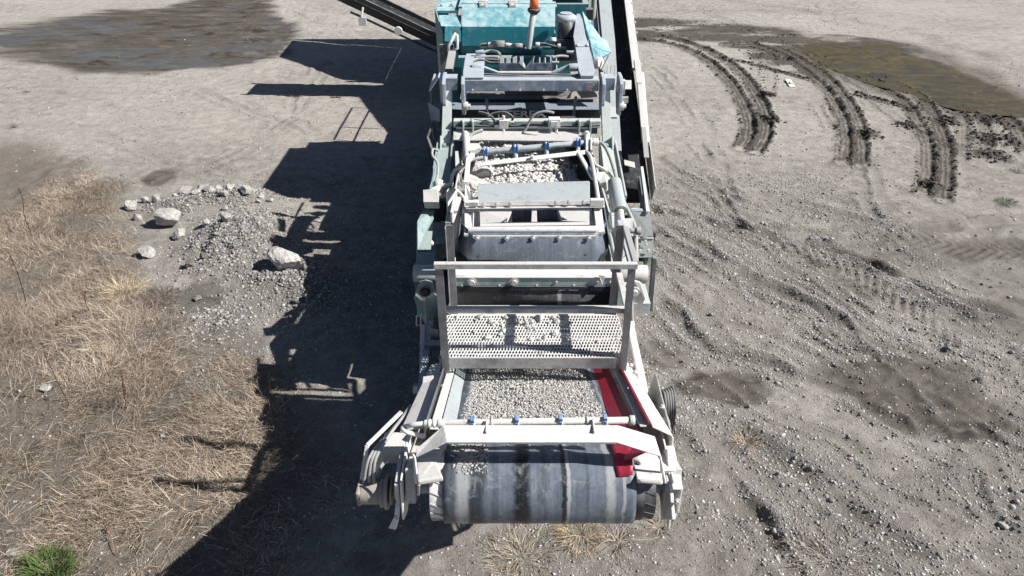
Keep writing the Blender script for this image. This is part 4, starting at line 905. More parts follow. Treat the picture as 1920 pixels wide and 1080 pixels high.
for x in (-.56, .955): part('cheek_plate', MB().plate([(x,5.2,1.5),(x,5.2,1.80),(x,5.36,1.94),(x,5.65,1.95),(x,5.65,1.5)], .014), 'pale', dc)
part('drum_sill', MB().box((-.56,5.17,1.52),(.97,5.24,1.60)), 'pale', dc)
part('spill_shelf', MB().plate([(-.55,5.05,1.60),(.95,5.05,1.60),(.95,5.20,1.62),(-.55,5.20,1.62)], .01), 'pale', dc)
# curtain: one hanging rubber sheet, bulging and torn at the right corner
rows = []
CT = (0.204, 5.720, 2.183)[2]
for j in range(15):
    t_ = j/14; row = []
    for i in range(41):
        s_ = i/40; x = -.50+1.42*s_ ; ex = abs(s_-.5)*2
        y = 5.70 - .10*math.sin(t_*math.pi*.62) + .22*max(0, ex-.84)/.16*1.0 + .018*math.sin(s_*7+t_)*t_
        z = CT+.01 - (CT-(-4.960, 5.630, 1.920)[2])*t_ + .02*math.sin(s_*5)*t_
        x += .03*t_*(s_-.5)*2
        row.append(Vector((x, y, z)))
    rows.append(row)
part('rubber_curtain', MB().grid(rows), 'curtain', dc, bevel=0, solid=.012)
CL = (0.202, 5.620, 2.193)
part('clamp_bar', MB().box((-.375,5.655,CT-.035),(.80,5.675,CT-.002)), 'pale', dc)
for x in (-.33,-.05,.20,.45,.73): bolt((x,5.655,CT-.016), (0,-1,-.1), .017, .035, dc)
for x, z in ((-.33,-.20),(.14,-.20),(.70,-.175)):
    part('curtain_hole', MB().cyl((x,5.60,CT+z),(x,5.592,CT+z), .013, 14), 'dark', dc, bevel=0)
part('torn_rubber', MB().plate([(.86,5.63,CT-.20),(.93,5.66,CT-.13),(.89,5.61,CT-.22),(.92,5.62,CT-.25),(.84,5.60,CT-.25)], .008), 'dark', dc, bevel=0)
part('loose_rag', MB().plate([(.80,5.33,1.96),(.865,5.32,1.95),(.85,5.31,1.88),(.835,5.30,1.85),(.825,5.31,1.90)], .012), 'concrete_dust', dc)
# curtain side wing, left
part('side_curtain', MB().grid([[Vector((-.50-.10*u,5.74+.55*v,CT-.02-.30*u+.10*v)) for u in (0,.25,.5,.75,1)] for v in (0,.25,.5,.75,1)]), 'curtain', dc, bevel=0, solid=.012)
part('side_curtain', MB().grid([[Vector((.93+.08*u,5.74+.55*v,CT-.02-.32*u+.10*v)) for u in (0,.25,.5,.75,1)] for v in (0,.25,.5,.75,1)]), 'curtain', dc, bevel=0, solid=.012)
# hood frame
hf = part('hood_frame', MB().cyl((-0.420, 5.740, 2.195), (0.838, 5.740, 2.207), .034, 16), 'white')
part('hood_arm', MB().plate([(-0.456, 5.740, 2.172), (-0.374, 5.740, 2.172), (-0.375, 6.050, 2.275), (-0.392, 6.200, 2.306), (-0.442, 6.450, 2.316), (-0.489, 6.500, 2.322), (-0.473, 6.100, 2.279)], .016), 'white', hf)
part('hood_arm', MB().plate([(0.885, 5.740, 2.207), (0.887, 6.050, 2.287), (0.808, 6.050, 2.287), (0.808, 5.740, 2.207)], .016), 'white', hf)
part('hood_corner', MB().beam((-0.461, 5.720, 2.165), (-0.379, 5.720, 2.159), .04, .03), 'white', hf)
part('hood_corner', MB().beam((0.888, 5.720, 2.195), (0.802, 5.720, 2.183), .04, .03), 'white', hf)
part('cross_bar', MB().plate([(-0.458, 6.040, 2.298), (0.915, 6.040, 2.316), (0.909, 6.060, 2.358), (-0.452, 6.060, 2.341)], .012).plate([(-0.455, 5.980, 2.306), (0.908, 5.980, 2.323), (0.916, 6.040, 2.310), (-0.458, 6.040, 2.292)], .008), 'pale', hf)
for p, q in (((-0.460, 6.000, 2.324), (-0.328, 6.000, 2.371)), ((0.764, 6.000, 2.324), (0.899, 6.000, 2.394))):
    part('bar_end', MB().box((p[0],5.985,p[2]), (q[0],6.035,q[2])), 'white', hf)
for p in ((-0.278, 6.020, 2.326), (-0.147, 6.020, 2.332), (-0.010, 6.020, 2.338), (0.434, 6.020, 2.349), (0.560, 6.020, 2.355), (0.706, 6.020, 2.355)): bolt(p, (0,-1,.25), .016, .035, hf)
part('baffle_plate', MB().plate([(-0.337, 6.070, 2.336), (0.769, 6.070, 2.347), (0.789, 6.340, 2.422), (0.779, 6.350, 2.429), (-0.342, 6.350, 2.399), (-0.352, 6.340, 2.386)], .012), 'galv', hf)
part('deflector', MB().plate([(-0.321, 6.020, 2.285), (0.000, 6.020, 2.285), (0.000, 6.000, 2.260), (-0.042, 5.900, 2.195), (-0.314, 5.900, 2.177)], .01)
     .plate([(0.447, 6.020, 2.291), (0.762, 6.020, 2.291), (0.757, 5.900, 2.195), (0.490, 5.900, 2.207), (0.447, 6.000, 2.260)], .01)
     .plate([(0.195, 6.020, 2.291), (0.242, 6.020, 2.291), (0.245, 5.900, 2.195), (0.188, 5.900, 2.195)], .012)
     .plate([(-0.313, 5.890, 2.183), (0.756, 5.890, 2.201), (0.753, 5.850, 2.187), (-0.312, 5.850, 2.169)], .01), 'pale', hf)
part('deflector_back', MB().plate([(0.000, 6.060, 2.264), (0.450, 6.060, 2.270), (0.452, 6.020, 2.142), (0.000, 6.020, 2.136)], .01), 'navy', hf)
for a, b_, c_ in (((-0.104, 5.880, 2.212), (-0.047, 5.900, 2.248), (-0.047, 5.880, 2.218)), ((0.483, 5.900, 2.260), (0.545, 5.880, 2.229), (0.483, 5.880, 2.229))):
    part('gusset_hole', MB().plate([a, b_, c_] if a[0] > 10 else [a, c_, b_], .004), 'dark', hf, bevel=0)

for o in [dd, dc, hf]+[c_ for c_ in COL.objects if c_.parent in (dc, hf)]: set_walkway(o)   # same scale correction as the walkway

# ---- rear deck: belt and its frame, spray bar
rd = part('rear_deck', MB().plate([(-.62,6.3,1.75),(-.62,9.1,1.62),(-.62,9.1,1.95),(-.62,6.3,2.1)], .02), 'pale')
part('deck_cheek', MB().plate([(1.02,6.3,1.75),(1.02,9.1,1.62),(1.02,9.1,1.95),(1.02,6.3,2.1)], .02), 'pale', rd)
rows = [[Vector((x, y, 1.93-.10*(y-7.1)-.05+.16*max(0, abs((x-.22)/.78)-.6)**1.2)) for x in np.linspace(-.56, 1.0, 16)] for y in np.linspace(6.0, 9.8, 16)]
part('rear_belt', MB().grid(rows), 'belt2', rd, bevel=0, solid=.012)
part('deck_liner', MB().plate([(0.933, 7.282, 1.952), (0.815, 8.527, 1.827), (0.814, 7.849, 2.125), (0.957, 6.667, 2.243)], .02), 'navy', rd)
part('deck_edge', MB().beam((0.792, 7.755, 2.165), (0.873, 6.754, 2.265), .04, .03), 'white', rd)
part('deck_side', MB().beam((-0.478, 6.500, 2.322), (-0.508, 7.400, 2.201), .05, .05).beam((-0.508, 7.400, 2.201), (-0.467, 7.800, 2.111), .05, .05), 'white', rd)
part('deck_side', MB().tube(spline([(0.899, 7.900, 2.097), (0.925, 7.600, 2.169), (0.896, 7.000, 2.279), (0.872, 6.500, 2.322), (0.858, 6.100, 2.320)], 4), .024, 8), 'pale', rd)
sb2 = part('spray_bar', MB().cyl((-0.516, 7.750, 2.132), (1.047, 8.050, 2.161), .038, 16), 'galv', rd)
for p in ((-0.323, 7.780, 2.140), (0.046, 7.850, 2.146), (0.426, 7.930, 2.154), (0.818, 8.000, 2.167)):
    p = Vector(p); nz = part('nozzle', MB().cyl(p-Vector((.02,0,0)), p+Vector((.02,0,0)), .052, 14).tube([p+Vector((0,-.03,-.03)), p+Vector((0,-.07,-.12))], .026, 10), 'pale', rd)
    part('blue_clip', MB().box(p+Vector((-.028,-.058,-.035)), p+Vector((-.012,.02,.06))).box(p+Vector((.012,-.058,-.035)), p+Vector((.028,.02,.06))).box(p+Vector((-.022,-.056,-.02)), p+Vector((.022,-.046,.02))), 'blue', nz)
part('pipe_clamp', MB().beam((0.926, 8.050, 2.189), (0.919, 7.900, 2.090), .03, .10).beam((0.979, 8.050, 2.189), (0.971, 7.900, 2.090), .02, .10).cyl((1.008, 8.050, 2.154), (1.074, 8.050, 2.161), .05, 14), 'white', rd)
part('stay_bar', MB().plate([(-0.371, 7.350, 2.150), (0.872, 7.650, 2.168), (0.875, 7.700, 2.201), (-0.335, 7.400, 2.181)], .02), 'white', rd)
bolt((0.238, 7.500, 2.164), (0,-.3,1), .02, .06, rd)
# vertical pipes and triangle plate, left and right
part('pipe_post', MB().cyl((-0.583, 8.200, 2.214), (-0.529, 7.600, 2.080), .045, 14), 'pale', rd); part('pipe_post', MB().cyl((0.938, 8.200, 2.228), (0.933, 8.000, 2.118), .04, 14), 'pale', rd)
part('chute_wing', MB().plate([(-0.611, 7.800, 2.097), (-0.377, 8.000, 2.111), (-0.490, 8.300, 2.132), (-0.553, 8.200, 2.129)], .012), 'pale', rd)

# ---- lift frame: big box beam, its two uprights, cross members
lf = part('lift_beam', MB().box((-.62,8.60,2.615),(1.10,8.79,2.765)), 'bluegrey', bevel=.014)
for x0, x1 in ((-.93,-.88),(-.69,-.64),(1.08,1.13),(1.30,1.35)):
    part('cheek_plate', MB().plate([(x1,8.50,2.34),(x1,8.47,2.50),(x1,8.50,2.74),(x1,8.62,2.80),(x1,8.81,2.80),(x1,8.83,2.55),(x1,8.62,2.32)], x1-x0-.005), 'bluegrey', lf, bevel=.008)
part('beam_end', MB().box((-.885,8.60,2.63),(-.695,8.78,2.785)), 'bluegrey', lf)
part('beam_end', MB().box((1.135,8.60,2.63),(1.30,8.78,2.785)), 'bluegrey', lf)
part('side_horn', MB().plate([(-.93,8.60,2.80),(-.93,8.80,2.80),(-1.04,8.72,2.70),(-1.06,8.60,2.62)], .02), 'bluegrey', lf)
part('side_horn', MB().plate([(-.93,8.55,2.40),(-1.08,8.58,2.48),(-1.05,8.55,2.26),(-.93,8.52,2.24)], .02), 'bluegrey', lf)
part('blue_mark', MB().plate([(-0.911, 8.570, 2.771),(-0.891, 8.570, 2.771),(-0.866, 8.570, 2.858),(-0.886, 8.570, 2.858)], .004), 'blue', lf, bevel=0)
part('side_horn', MB().box((1.36,8.62,2.56),(1.44,8.72,2.74)).cyl((1.36,8.60,2.68),(1.36,8.52,2.68),.05,14).beam((1.38,8.56,2.52),(1.48,8.56,2.52),.03,.08), 'pale', lf)
for x in (-.62, 1.36): part('pin', MB().cyl((x,8.50,2.46),(x+.06,8.50,2.46), .055, 16).cyl((x+.02,8.50,2.46),(x+.09,8.50,2.46), .03, 12), 'pale', lf)
# arched arms over the back
part('lift_arm', MB().grid([[Vector((x,y,z)) for x in (-.62,-.36)] for y,z in ((8.60,2.79),(8.70,2.85),(9.1,2.88),(9.45,2.86),(9.62,2.80),(9.66,2.72))], smooth=False), 'bluegrey', lf, solid=.08, bevel=.006)
part('lift_arm', MB().grid([[(0.866, 8.620, 2.809),(1.027, 8.620, 2.809)],[(0.845, 8.720, 2.847),(1.047, 8.720, 2.860)],[(0.847, 9.350, 2.973),(1.032, 9.350, 2.973)]], smooth=False), 'bluegrey', lf, solid=.08, bevel=.004)
part('lift_arm', MB().grid([[(0.847, 9.360, 2.977),(1.032, 9.360, 2.977)],[(0.837, 9.650, 3.037),(1.004, 9.650, 3.051)],[(0.924, 10.300, 3.188),(0.992, 10.300, 3.195)]], smooth=False), 'bluegrey', lf, solid=.06, bevel=.004)
for p in ((0.877, 9.380, 2.986), (1.005, 9.380, 2.986)): bolt(p, (0,-.2,1), .014, .02, lf)
for px, X in ((0,-.82),(1,1.19)):
    up = part('upright', MB().beam((X,8.66,2.62), (X+(.02 if X > 0 else -.02),8.18,2.0), .115, .10, (0,-1,0)), 'teal_faded', lf)
for X in (-.82, 1.19):
    for dx_ in (-.075, .075): part('upright_lug', MB().beam((X+dx_,8.24,2.14), (X+dx_,7.9,1.75), .02, .16, (0,-1,.3)), 'teal_faded', lf)
part('fork_tube', MB().cyl((-.88,8.16,2.05), (-.76,8.16,2.05), .05, 14).cyl((1.13,8.16,2.05), (1.27,8.16,2.05), .05, 14), 'teal', lf)
for s in (-1, 1):
    X = .185+s*1.03
    part('lower_arm', MB().plate([(X-.085,8.12,2.02),(X+.085,8.12,2.02),(X+.11+.02*s,7.3,1.72),(X-.11+.02*s,7.3,1.72)], .05).beam((X-.09,8.2,2.06),(X-.11+.02*s,7.3,1.74),.02,.14).beam((X+.09,8.2,2.06),(X+.11+.02*s,7.3,1.74),.02,.14), 'teal_faded' if s > 0 else 'teal', lf)
# cross beam with lugs, valves
cb = part('cross_beam', MB().box((-.74,8.28,(-6.468, 8.280, 2.253)[2]),(1.12,8.39,(-6.430, 8.280, 2.344)[2])), 'teal_faded', bevel=.008)
for x in (-.62,-.50,.83,.97): part('lug', MB().box((x,8.17,2.08),(x+.02,8.30,2.375)), 'teal_faded', cb)
part('valve_block', MB().box((-.16,8.20,2.270),(-.05,8.29,2.380)).cyl((-.22,8.24,2.300),(-.16,8.24,2.300),.02,10).cyl((-.03,8.24,2.350),(.02,8.24,2.350),.018,10).cyl((-.105,8.24,2.380),(-.105,8.24,2.430),.018,10).cyl((-.105,8.22,2.270),(-.105,8.2,2.210),.02,10), 'white', cb)
part('valve_block', MB().box((.455,8.18,2.290),(.60,8.29,2.400)).box((.48,8.16,2.310),(.57,8.18,2.380)).cyl((.49,8.22,2.290),(.49,8.2,2.220),.02,10).cyl((.555,8.22,2.290),(.555,8.2,2.220),.02,10), 'white', cb)
for pts, mt in (([(-.105,8.2,2.220),(-.08,8.18,2.190),(.05,8.17,2.180),(.16,8.2,2.250),(.26,8.22,2.430),(.40,8.22,2.490),(.52,8.22,2.47)], 'hose'),
                ([(-.20,8.24,2.300),(-.24,8.26,2.390),(-.32,8.3,2.430),(-.42,8.34,2.44)], 'hose_dark'), ([(.0,8.24,2.350),(.0,8.26,2.410),(-.1,8.3,2.450),(-.24,8.3,2.430),(-.30,8.26,2.40)], 'hose_dark'),
                ([(.49,8.2,2.230),(.46,8.18,2.200),(.30,8.17,2.200),(.14,8.18,2.23)], 'hose'), ([(.56,8.2,2.230),(.60,8.18,2.200),(.80,8.17,2.180),(.95,8.14,2.24)], 'hose')):
    part('hydraulic_hose', MB().tube(spline(pts, 5), .016, 8), mt, cb, bevel=0)
part('baffle_beam', MB().plate([(-0.732, 8.100, 2.169), (0.933, 8.100, 2.148), (0.924, 8.200, 2.235), (-0.736, 8.200, 2.249)], .03), 'pale')
part('frame_bar', MB().box((-.72,8.42,2.12),(1.10,8.52,2.20)), 'darkgreen')
# name beam with painted letters
ZN = (-6.914, 8.980, 2.227)[2]+.022
nb = part('name_beam', MB().box((-1.0,8.98,ZN-.26),(1.20,9.06,ZN)), 'dark', bevel=.006)
part('beam_lip', MB().plate([(-1.02,8.96,ZN+.005),(1.18,8.96,ZN+.005),(1.18,9.18,ZN+.03),(-1.0,9.18,ZN+.03)], .012), 'navy', nb)
def letters(txt, size, loc, mat, parent, ext=.002, xs=1.25):
    cu = bpy.data.curves.new('lettering', 'FONT'); cu.body = txt; cu.size = size; cu.extrude = ext; cu.offset = size*.022; cu.align_x = 'CENTER'; cu.align_y = 'CENTER'
    tmp = bpy.data.objects.new('lettering', cu); COL.objects.link(tmp)
    dg = bpy.context.evaluated_depsgraph_get(); me = bpy.data.meshes.new_from_object(tmp.evaluated_get(dg)); bpy.data.objects.remove(tmp)
    R = Matrix.Translation(loc) @ Matrix.Rotation(math.radians(90), 4, 'X') @ Matrix.Diagonal((xs, 1, 1, 1))
    me.transform(R); me.materials.clear(); me.materials.append(mat); o = bpy.data.objects.new('lettering', me); link(o, parent); return o
m_, t_, b_ = newmat('worn white letter paint'); c_ = mix(t_, ramp(t_, noise(t_, 20, 6, .7, coords(t_)), [(.30, 0.0), (.5, .95)]), (.12,.12,.12), (.72,.72,.70)); t_.links.new(c_, b_.inputs['Base Color']); b_.inputs['Roughness'].default_value = .8
letters('TEREX', .13, (.175, 8.974, ZN-.066), m_, nb, xs=1.5)
L0 = Vector((-.13, 8.976, ZN-.065))
for p, q in (((-.05,-.05),(.05,-.05)), ((.05,-.05),(.05,.05)), ((.05,.05),(-.05,.05)), ((-.05,.05),(-.05,-.05)), ((0,-.05),(0,.02)), ((-.025,.02),(.025,.02))):
    build('emblem_bar', MB().beam(L0+Vector((p[0],0,p[1])), L0+Vector((q[0],0,q[1])), .014, .004, (0,-1,0)), m_, nb, bevel=0)
part('worn_sticker', MB().box((.66,8.972,ZN-.12),(.86,8.98,ZN-.095)), 'mudcake', nb, bevel=0)
# dark recess: crusher body, chains
part('crusher_body', MB().box((-.72,9.25,1.2),(1.12,10.3,2.30)), 'dark')
part('louvre_panel', MB().box((-.10,9.20,2.36),(.62,9.24,2.50)), 'dark')
for k in range(6): part('slot', MB().box((-.02+.11*k,9.19,2.44),(.03+.11*k,9.20,2.48)), 'navy', bevel=0)
part('guard_sheet', MB().plate([(.72,9.05,2.36),(1.15,9.05,2.40),(1.15,9.2,2.52),(.85,9.2,2.50)], .01), 'mudcake')
for X in (-.33, .83):
    ch = part('chain', MB().cyl((X,8.75,2.50),(X,8.75,2.47), .02, 8), 'dark')
    for k in range(8):
        c0 = Vector((X, 8.76+.02*k, 2.46-.035*k)); a_, b2 = ((.016,0,0),(0,.0,.026)) if k % 2 else ((0,.016,0),(0,0,.026))
        part('chain_link', MB().tube([c0+Vector(a_)*math.cos(q)+Vector(b2)*math.sin(q) for q in (i*2*math.pi/10 for i in range(11))], .006, 6, cap=False), 'rail', ch, bevel=0)

# ---- louvred box between the arms
lb = part('louvre_box', MB().plate([(-0.169, 9.050, 2.736), (0.527, 9.050, 2.736), (0.525, 9.080, 2.839), (0.266, 9.080, 2.839), (0.175, 9.060, 2.775), (0.098, 9.080, 2.839), (-0.168, 9.080, 2.839)], .03)
     .box((-.17,9.10,2.62),(.62,9.40,2.66)), 'navy')
part('box_lip', MB().plate([(-0.168, 9.000, 2.737), (0.524, 9.000, 2.737), (0.527, 9.050, 2.743), (-0.169, 9.050, 2.743)], .01), 'pale', lb)
for k in range(4):
    x = -.165+.087*k; part('fin', MB().plate([(x,9.10,2.70),(x+.055,9.10,2.72),(x+.055,9.42,2.84),(x,9.42,2.82)], .008).plate([(x,9.42,2.82),(x,9.42,2.6),(x,9.10,2.6),(x,9.10,2.70)], .006), 'galv', lb)
    x = .37+.075*k; part('fin', MB().plate([(x,9.10,2.66),(x+.012,9.10,2.66),(x+.012,9.42,2.82),(x,9.42,2.82)], .008).plate([(x-.05,9.10,2.62),(x,9.10,2.68),(x,9.42,2.82),(x-.05,9.42,2.72)], .006), 'bluegrey', lb)
part('valley_plate', MB().plate([(.135,9.10,2.70),(.19,9.10,2.62),(.19,9.42,2.70),(.11,9.42,2.84)], .008).plate([(.19,9.10,2.62),(.255,9.10,2.70),(.30,9.42,2.84),(.19,9.42,2.70)], .008), 'galv', lb)
for x in (-.09,.0,.08,.38,.46): bolt((x,9.05,2.60), (0,-1,0), .009, .012, lb)

# ---- engine hood
HY = 10.35
eh = part('engine_hood', MB().plate([(-0.739, 10.340, 2.731), (0.629, 10.340, 2.731), (0.620, 10.340, 3.003), (-0.728, 10.340, 3.003)], .03)
     .plate([(-0.728, 10.340, 3.003), (0.627, 10.340, 3.003), (0.634, 10.620, 3.223), (-0.736, 10.620, 3.223)], .03), 'teal_clean')
z1 = (0.313, 10.620, 3.223)[2]; z0 = (0.310, 10.340, 3.003)[2]
part('hood_roof', MB().box((-.79,10.625,z1-.03),(.66,12.9,z1-.002)), 'teal_clean', eh)
part('hood_body', MB().box((-.77,10.40,1.2),(.64,12.85,z0-.1)), 'teal')
part('hood_base', MB().box((-.79,10.20,2.45),(.95,10.33,2.60)), 'teal')
sm_ = part('side_module', MB().plate([(-1.032, 10.360, 3.006), (-0.745, 10.360, 3.006), (-0.747, 10.600, 3.108), (-1.088, 10.620, 3.104)], .02)
     .plate([(-0.991, 10.300, 2.803), (-0.749, 10.300, 2.803), (-0.745, 10.360, 3.006), (-0.975, 10.340, 3.010)], .03), 'teal_clean')
part('module_roof', MB().box((-1.14,10.63,z1-.10),(-.80,12.6,z1-.06)), 'teal_clean', sm_)
part('module_front', MB().box((-1.02,10.36,1.2),(-.80,10.55,2.9)), 'teal', sm_)
part('module_side', MB().plate([(-1.13,10.62,1.6),(-1.02,10.36,1.6),(-1.02,10.36,2.93),(-1.14,10.62,3.20)], .02).box((-1.14,10.63,1.4),(-1.11,12.6,3.19)), 'teal', sm_)
for p in ((-1.070, 10.900, 3.143), (-0.917, 10.900, 3.151)): part('lifting_eye', MB().tube([Vector(p)+Vector((-.03,0,0)), Vector(p)+Vector((0,0,.05)), Vector(p)+Vector((.03,0,0))], .01, 6), 'dark', sm_, bevel=0)
for X in (-.43, .01):
    h_ = part('hinge', MB().box((X-.06,10.70,z1),(X+.06,10.86,z1+.03)).cyl((X-.075,10.78,z1+.035),(X+.075,10.78,z1+.035), .018, 10).box((X-.05,10.60,z1-.03),(X+.05,10.70,z1+.022)), 'bolt', eh)
    for dx_ in (-.035, .035): part('slot', MB().box((X+dx_-.008,10.63,z1+.022),(X+dx_+.008,10.68,z1+.028)), 'dark', h_, bevel=0)
part('hood_seam', MB().box((-.795,10.37,2.45),(-.785,10.39,z0)).box((-.76,10.80,z1-.001),(.66,10.812,z1+.004)), 'dark', eh)
# rear right modules
rm = part('rear_module', MB().box((.665,10.9,2.2),(1.12,12.6,3.20)).plate([(.67,10.9,3.20),(1.16,10.9,3.20),(1.16,12.6,3.26),(.67,12.6,3.26)], .02), 'teal')
part('module_lid', MB().box((.68,10.95,3.265),(1.14,12.5,3.285)), 'teal_clean', rm)
part('lamp_bracket', MB().box((1.13,11.0,2.95),(1.24,11.15,3.1)), 'dark', rm)
part('vertical_pipe', MB().cyl((1.30,11.5,1.8),(1.30,11.5,3.3), .04, 12).cyl((1.22,11.6,1.8),(1.22,11.6,3.2), .03, 12), 'mudcake', rm)
# air cleaner
ac = part('air_cleaner', MB().cyl((0.780, 10.000, 2.893), (0.763, 10.150, 3.148), .13, 28).tube([(0.780, 10.000, 2.893), Vector((0.774, 9.900, 2.874))+Vector((0,0,-.25))], .17, 24), 'dark')
cc_ = Vector((0.762, 10.150, 3.170))
part('intake_cap', MB().tube([cc_+Vector((0,0,-.06)), cc_+Vector((0,0,-.03)), cc_+Vector((0,0,.02)), cc_+Vector((0,0,.05))], [.125,.152,.150,.10], 28).cyl(cc_+Vector((0,0,.05)), cc_+Vector((0,0,.065)), .085, 28), 'bluegrey', ac, bevel=0)
part('filler_cap', MB().cyl((0.570, 9.900, 2.903), (0.570, 9.920, 2.949), .052, 18), 'white')
# pipework on top rail
part('pipe_rail', MB().beam((-0.446, 9.750, 2.848), (0.758, 9.750, 2.855), .05, .03), 'teal')
vb = part('valve_bank', MB().cyl((-0.185, 9.700, 2.882), (-0.184, 9.720, 2.963), .085, 18).cyl((0.074, 9.700, 2.868), (0.074, 9.720, 2.920), .075, 18).box((-0.296, 9.720, 2.863), Vector((-0.037, 9.720, 2.920))+Vector((0,.06,0))), 'rail')
for p, q, r0 in (((-0.332, 9.720, 2.906), (-0.258, 9.720, 2.906), .035), ((-0.089, 9.720, 2.906), (0.015, 9.720, 2.891), .03), ((0.325, 9.720, 2.906), (0.384, 9.720, 2.906), .035), ((0.628, 9.720, 2.891), (0.673, 9.720, 2.891), .03)):
    part('coupling', MB().cyl(p, q, r0, 14), 'bolt', vb)
for pts, mt in (([(-0.458, 9.700, 2.868), (-0.428, 9.720, 2.906), (-0.333, 9.740, 2.908)], 'hose_dark'), ([(0.354, 9.720, 2.913), (0.444, 9.740, 2.915), (0.554, 9.720, 2.891), (0.650, 9.700, 2.875)], 'hose_dark'),
                ([(-0.395, 9.400, 2.890), (-0.288, 9.420, 2.906), (-0.192, 9.300, 2.917), (-0.155, 9.200, 2.902)], 'hose'), ([(-0.494, 9.200, 2.874), (-0.318, 9.200, 2.881), (-0.169, 9.150, 2.888)], 'hose'), ([(-0.490, 9.100, 2.854), (-0.315, 9.100, 2.874), (-0.168, 9.100, 2.868)], 'hose_dark'),
                ([(-0.500, 9.000, 2.861), (-0.418, 9.050, 2.888), (-0.279, 9.050, 2.847), (-0.167, 9.000, 2.861)], 'hose_dark'), ([(0.530, 9.200, 2.874), (0.638, 9.250, 2.882), (0.756, 9.300, 2.861)], 'hose'), ([(0.512, 9.100, 2.840), (0.617, 9.100, 2.840)], 'hose'), ([(0.185, 9.700, 2.853), (0.207, 9.750, 2.898), (0.215, 9.800, 2.929)], 'hose')):
    part('hydraulic_hose', MB().tube(spline(pts, 5), .018, 8), mt, bevel=0)
for pts in ([(-0.500, 8.850, 2.843), (-0.379, 8.900, 2.828), (-0.380, 8.950, 2.848), (-0.497, 8.950, 2.862)], ):
    part('cylinder_end', MB().cyl((-0.514, 8.850, 2.843), (-0.384, 8.850, 2.843), .05, 14), 'bluegrey')
part('cylinder_end', MB().cyl((0.733, 8.850, 2.843), (0.842, 8.850, 2.849), .05, 14), 'bluegrey')
part('brace', MB().beam((-0.413, 8.900, 2.849), (-0.172, 8.850, 2.775), .05, .03), 'bluegrey')
part('brace', MB().beam((0.756, 8.900, 2.862), (0.516, 8.850, 2.775), .05, .03), 'bluegrey')
part('small_lug', MB().cyl((-0.484, 9.300, 2.910), (-0.377, 9.300, 2.924), .03, 12).cyl((0.725, 9.300, 2.917), (0.839, 9.300, 2.917), .022, 12), 'bluegrey')
# beacon on its post
bp = part('beacon_post', MB().tube([(0.230, 9.720, 2.848), (0.292, 9.850, 3.312)], .04, 16), 'teal_faded')
b0 = Vector((0.299, 9.860, 3.324))
part('beacon_base', MB().tube([b0-Vector((0,0,.05)), b0, b0+Vector((0,0,.03))], [.045,.09,.082], 24), 'dark', bp, bevel=0)
part('beacon_lens', MB().tube([b0+Vector((0,0,.03)), b0+Vector((0,0,.14)), b0+Vector((0,0,.17))], [.064,.057,.04], 24), 'orange', bp, bevel=0)
# mirror-like lamp guard on the left, teal hopper guard on the right
lg = part('work_lamp', MB().box((-.99,9.55,2.55),(-.80,9.60,2.95)), 'darkgreen')
part('lamp_frame', MB().tube([(-0.864, 9.500, 2.863), (-0.860, 9.500, 2.948), (-0.755, 9.550, 3.103), (-0.742, 9.550, 3.076), (-0.738, 9.500, 2.920), (-0.857, 9.500, 2.856)], .02, 8), 'white', lg, bevel=0)
part('side_arm', MB().beam((-0.819, 8.950, 2.779), (-0.805, 9.400, 2.890), .10, .05), 'rail')
part('side_guard', MB().plate([(0.992, 10.300, 3.202), (1.025, 10.300, 3.159), (1.173, 9.900, 2.976), (1.308, 9.800, 2.914), (1.338, 9.500, 2.842), (1.169, 9.450, 2.891), (1.055, 9.500, 2.948), (1.017, 9.800, 3.057)], .03)
     .plate([(1.054, 9.490, 2.951), (1.168, 9.440, 2.894), (1.337, 9.490, 2.838), (1.193, 9.300, 2.833), (1.087, 9.300, 2.819)], .03), 'teal_clean')
for p in ((1.111, 10.200, 3.108), (1.176, 9.900, 2.925)): bolt(p, (.3,-.5,1), .012, .015, None if False else plant)
part('horn', MB().cyl((1.107, 9.150, 2.819), (1.172, 9.100, 2.833), .075, 18).box((1.078, 9.100, 2.763), (1.145, 9.150, 2.791)), 'white')
gl = part('grille_frame', MB().beam((1.173, 9.000, 2.765), (1.270, 9.100, 2.922), .03, .03), 'pale')
for k in range(4):
    x = 1.20+.05*k; part('grille_slat', MB().beam((x,9.0,2.58),(x+.015,9.12,2.80), .02, .03), 'pale', gl)

# ---- long return conveyor on the right
def R(x, y, off=0.0): return Vector((x, y-off*.42, 1.2+.4625*(y-8)+off*.91))
rc = part('return_conveyor', MB().beam(R(1.62,8.35,-.24), R(1.62,15.5,-.24), .5, .10), 'dark')
part('belt', MB().grid([[R(x, y, -.13) for x in (1.44,1.60,1.70,1.80,1.88)] for y in np.linspace(8.3, 15.5, 10)]), 'belt2', rc, bevel=0, solid=.01)
Z2 = .10
part('left_cover', MB().plate([R(1.36,8.9,Z2), R(1.51,8.9,Z2), R(1.60,11.0,Z2), R(1.64,15.5,Z2), R(1.46,15.5,Z2), R(1.40,11.0,Z2)], .015), 'galv', rc)
part('left_web', MB().plate([R(1.36,8.9,Z2-.01), R(1.36,15.5,Z2-.01), R(1.36,15.5,-.25), R(1.36,8.9,-.25)], .012), 'navy', rc)
part('left_side_plate', MB().plate([R(1.22,10.6,Z2-.08), R(1.42,10.6,Z2-.04), R(1.44,15.5,Z2-.04), R(1.22,15.5,Z2-.08)], .015), 'navy', rc)
for (y0_, y1_) in ((9.07,10.35), (10.40,15.5)):
    part('right_rail', MB().beam(R(1.845,y0_,.08), R(1.90,y1_,.08), .07, .05), 'pale', rc)
    part('right_lip', MB().beam(R(1.905,y0_,.02), R(1.965,y1_,.02), .04, .10), 'white', rc)
part('right_web', MB().plate([R(1.93,8.4,.0), R(1.99,15.5,.0), R(1.99,15.5,-.3), R(1.93,8.4,-.3)], .012), 'pale', rc)
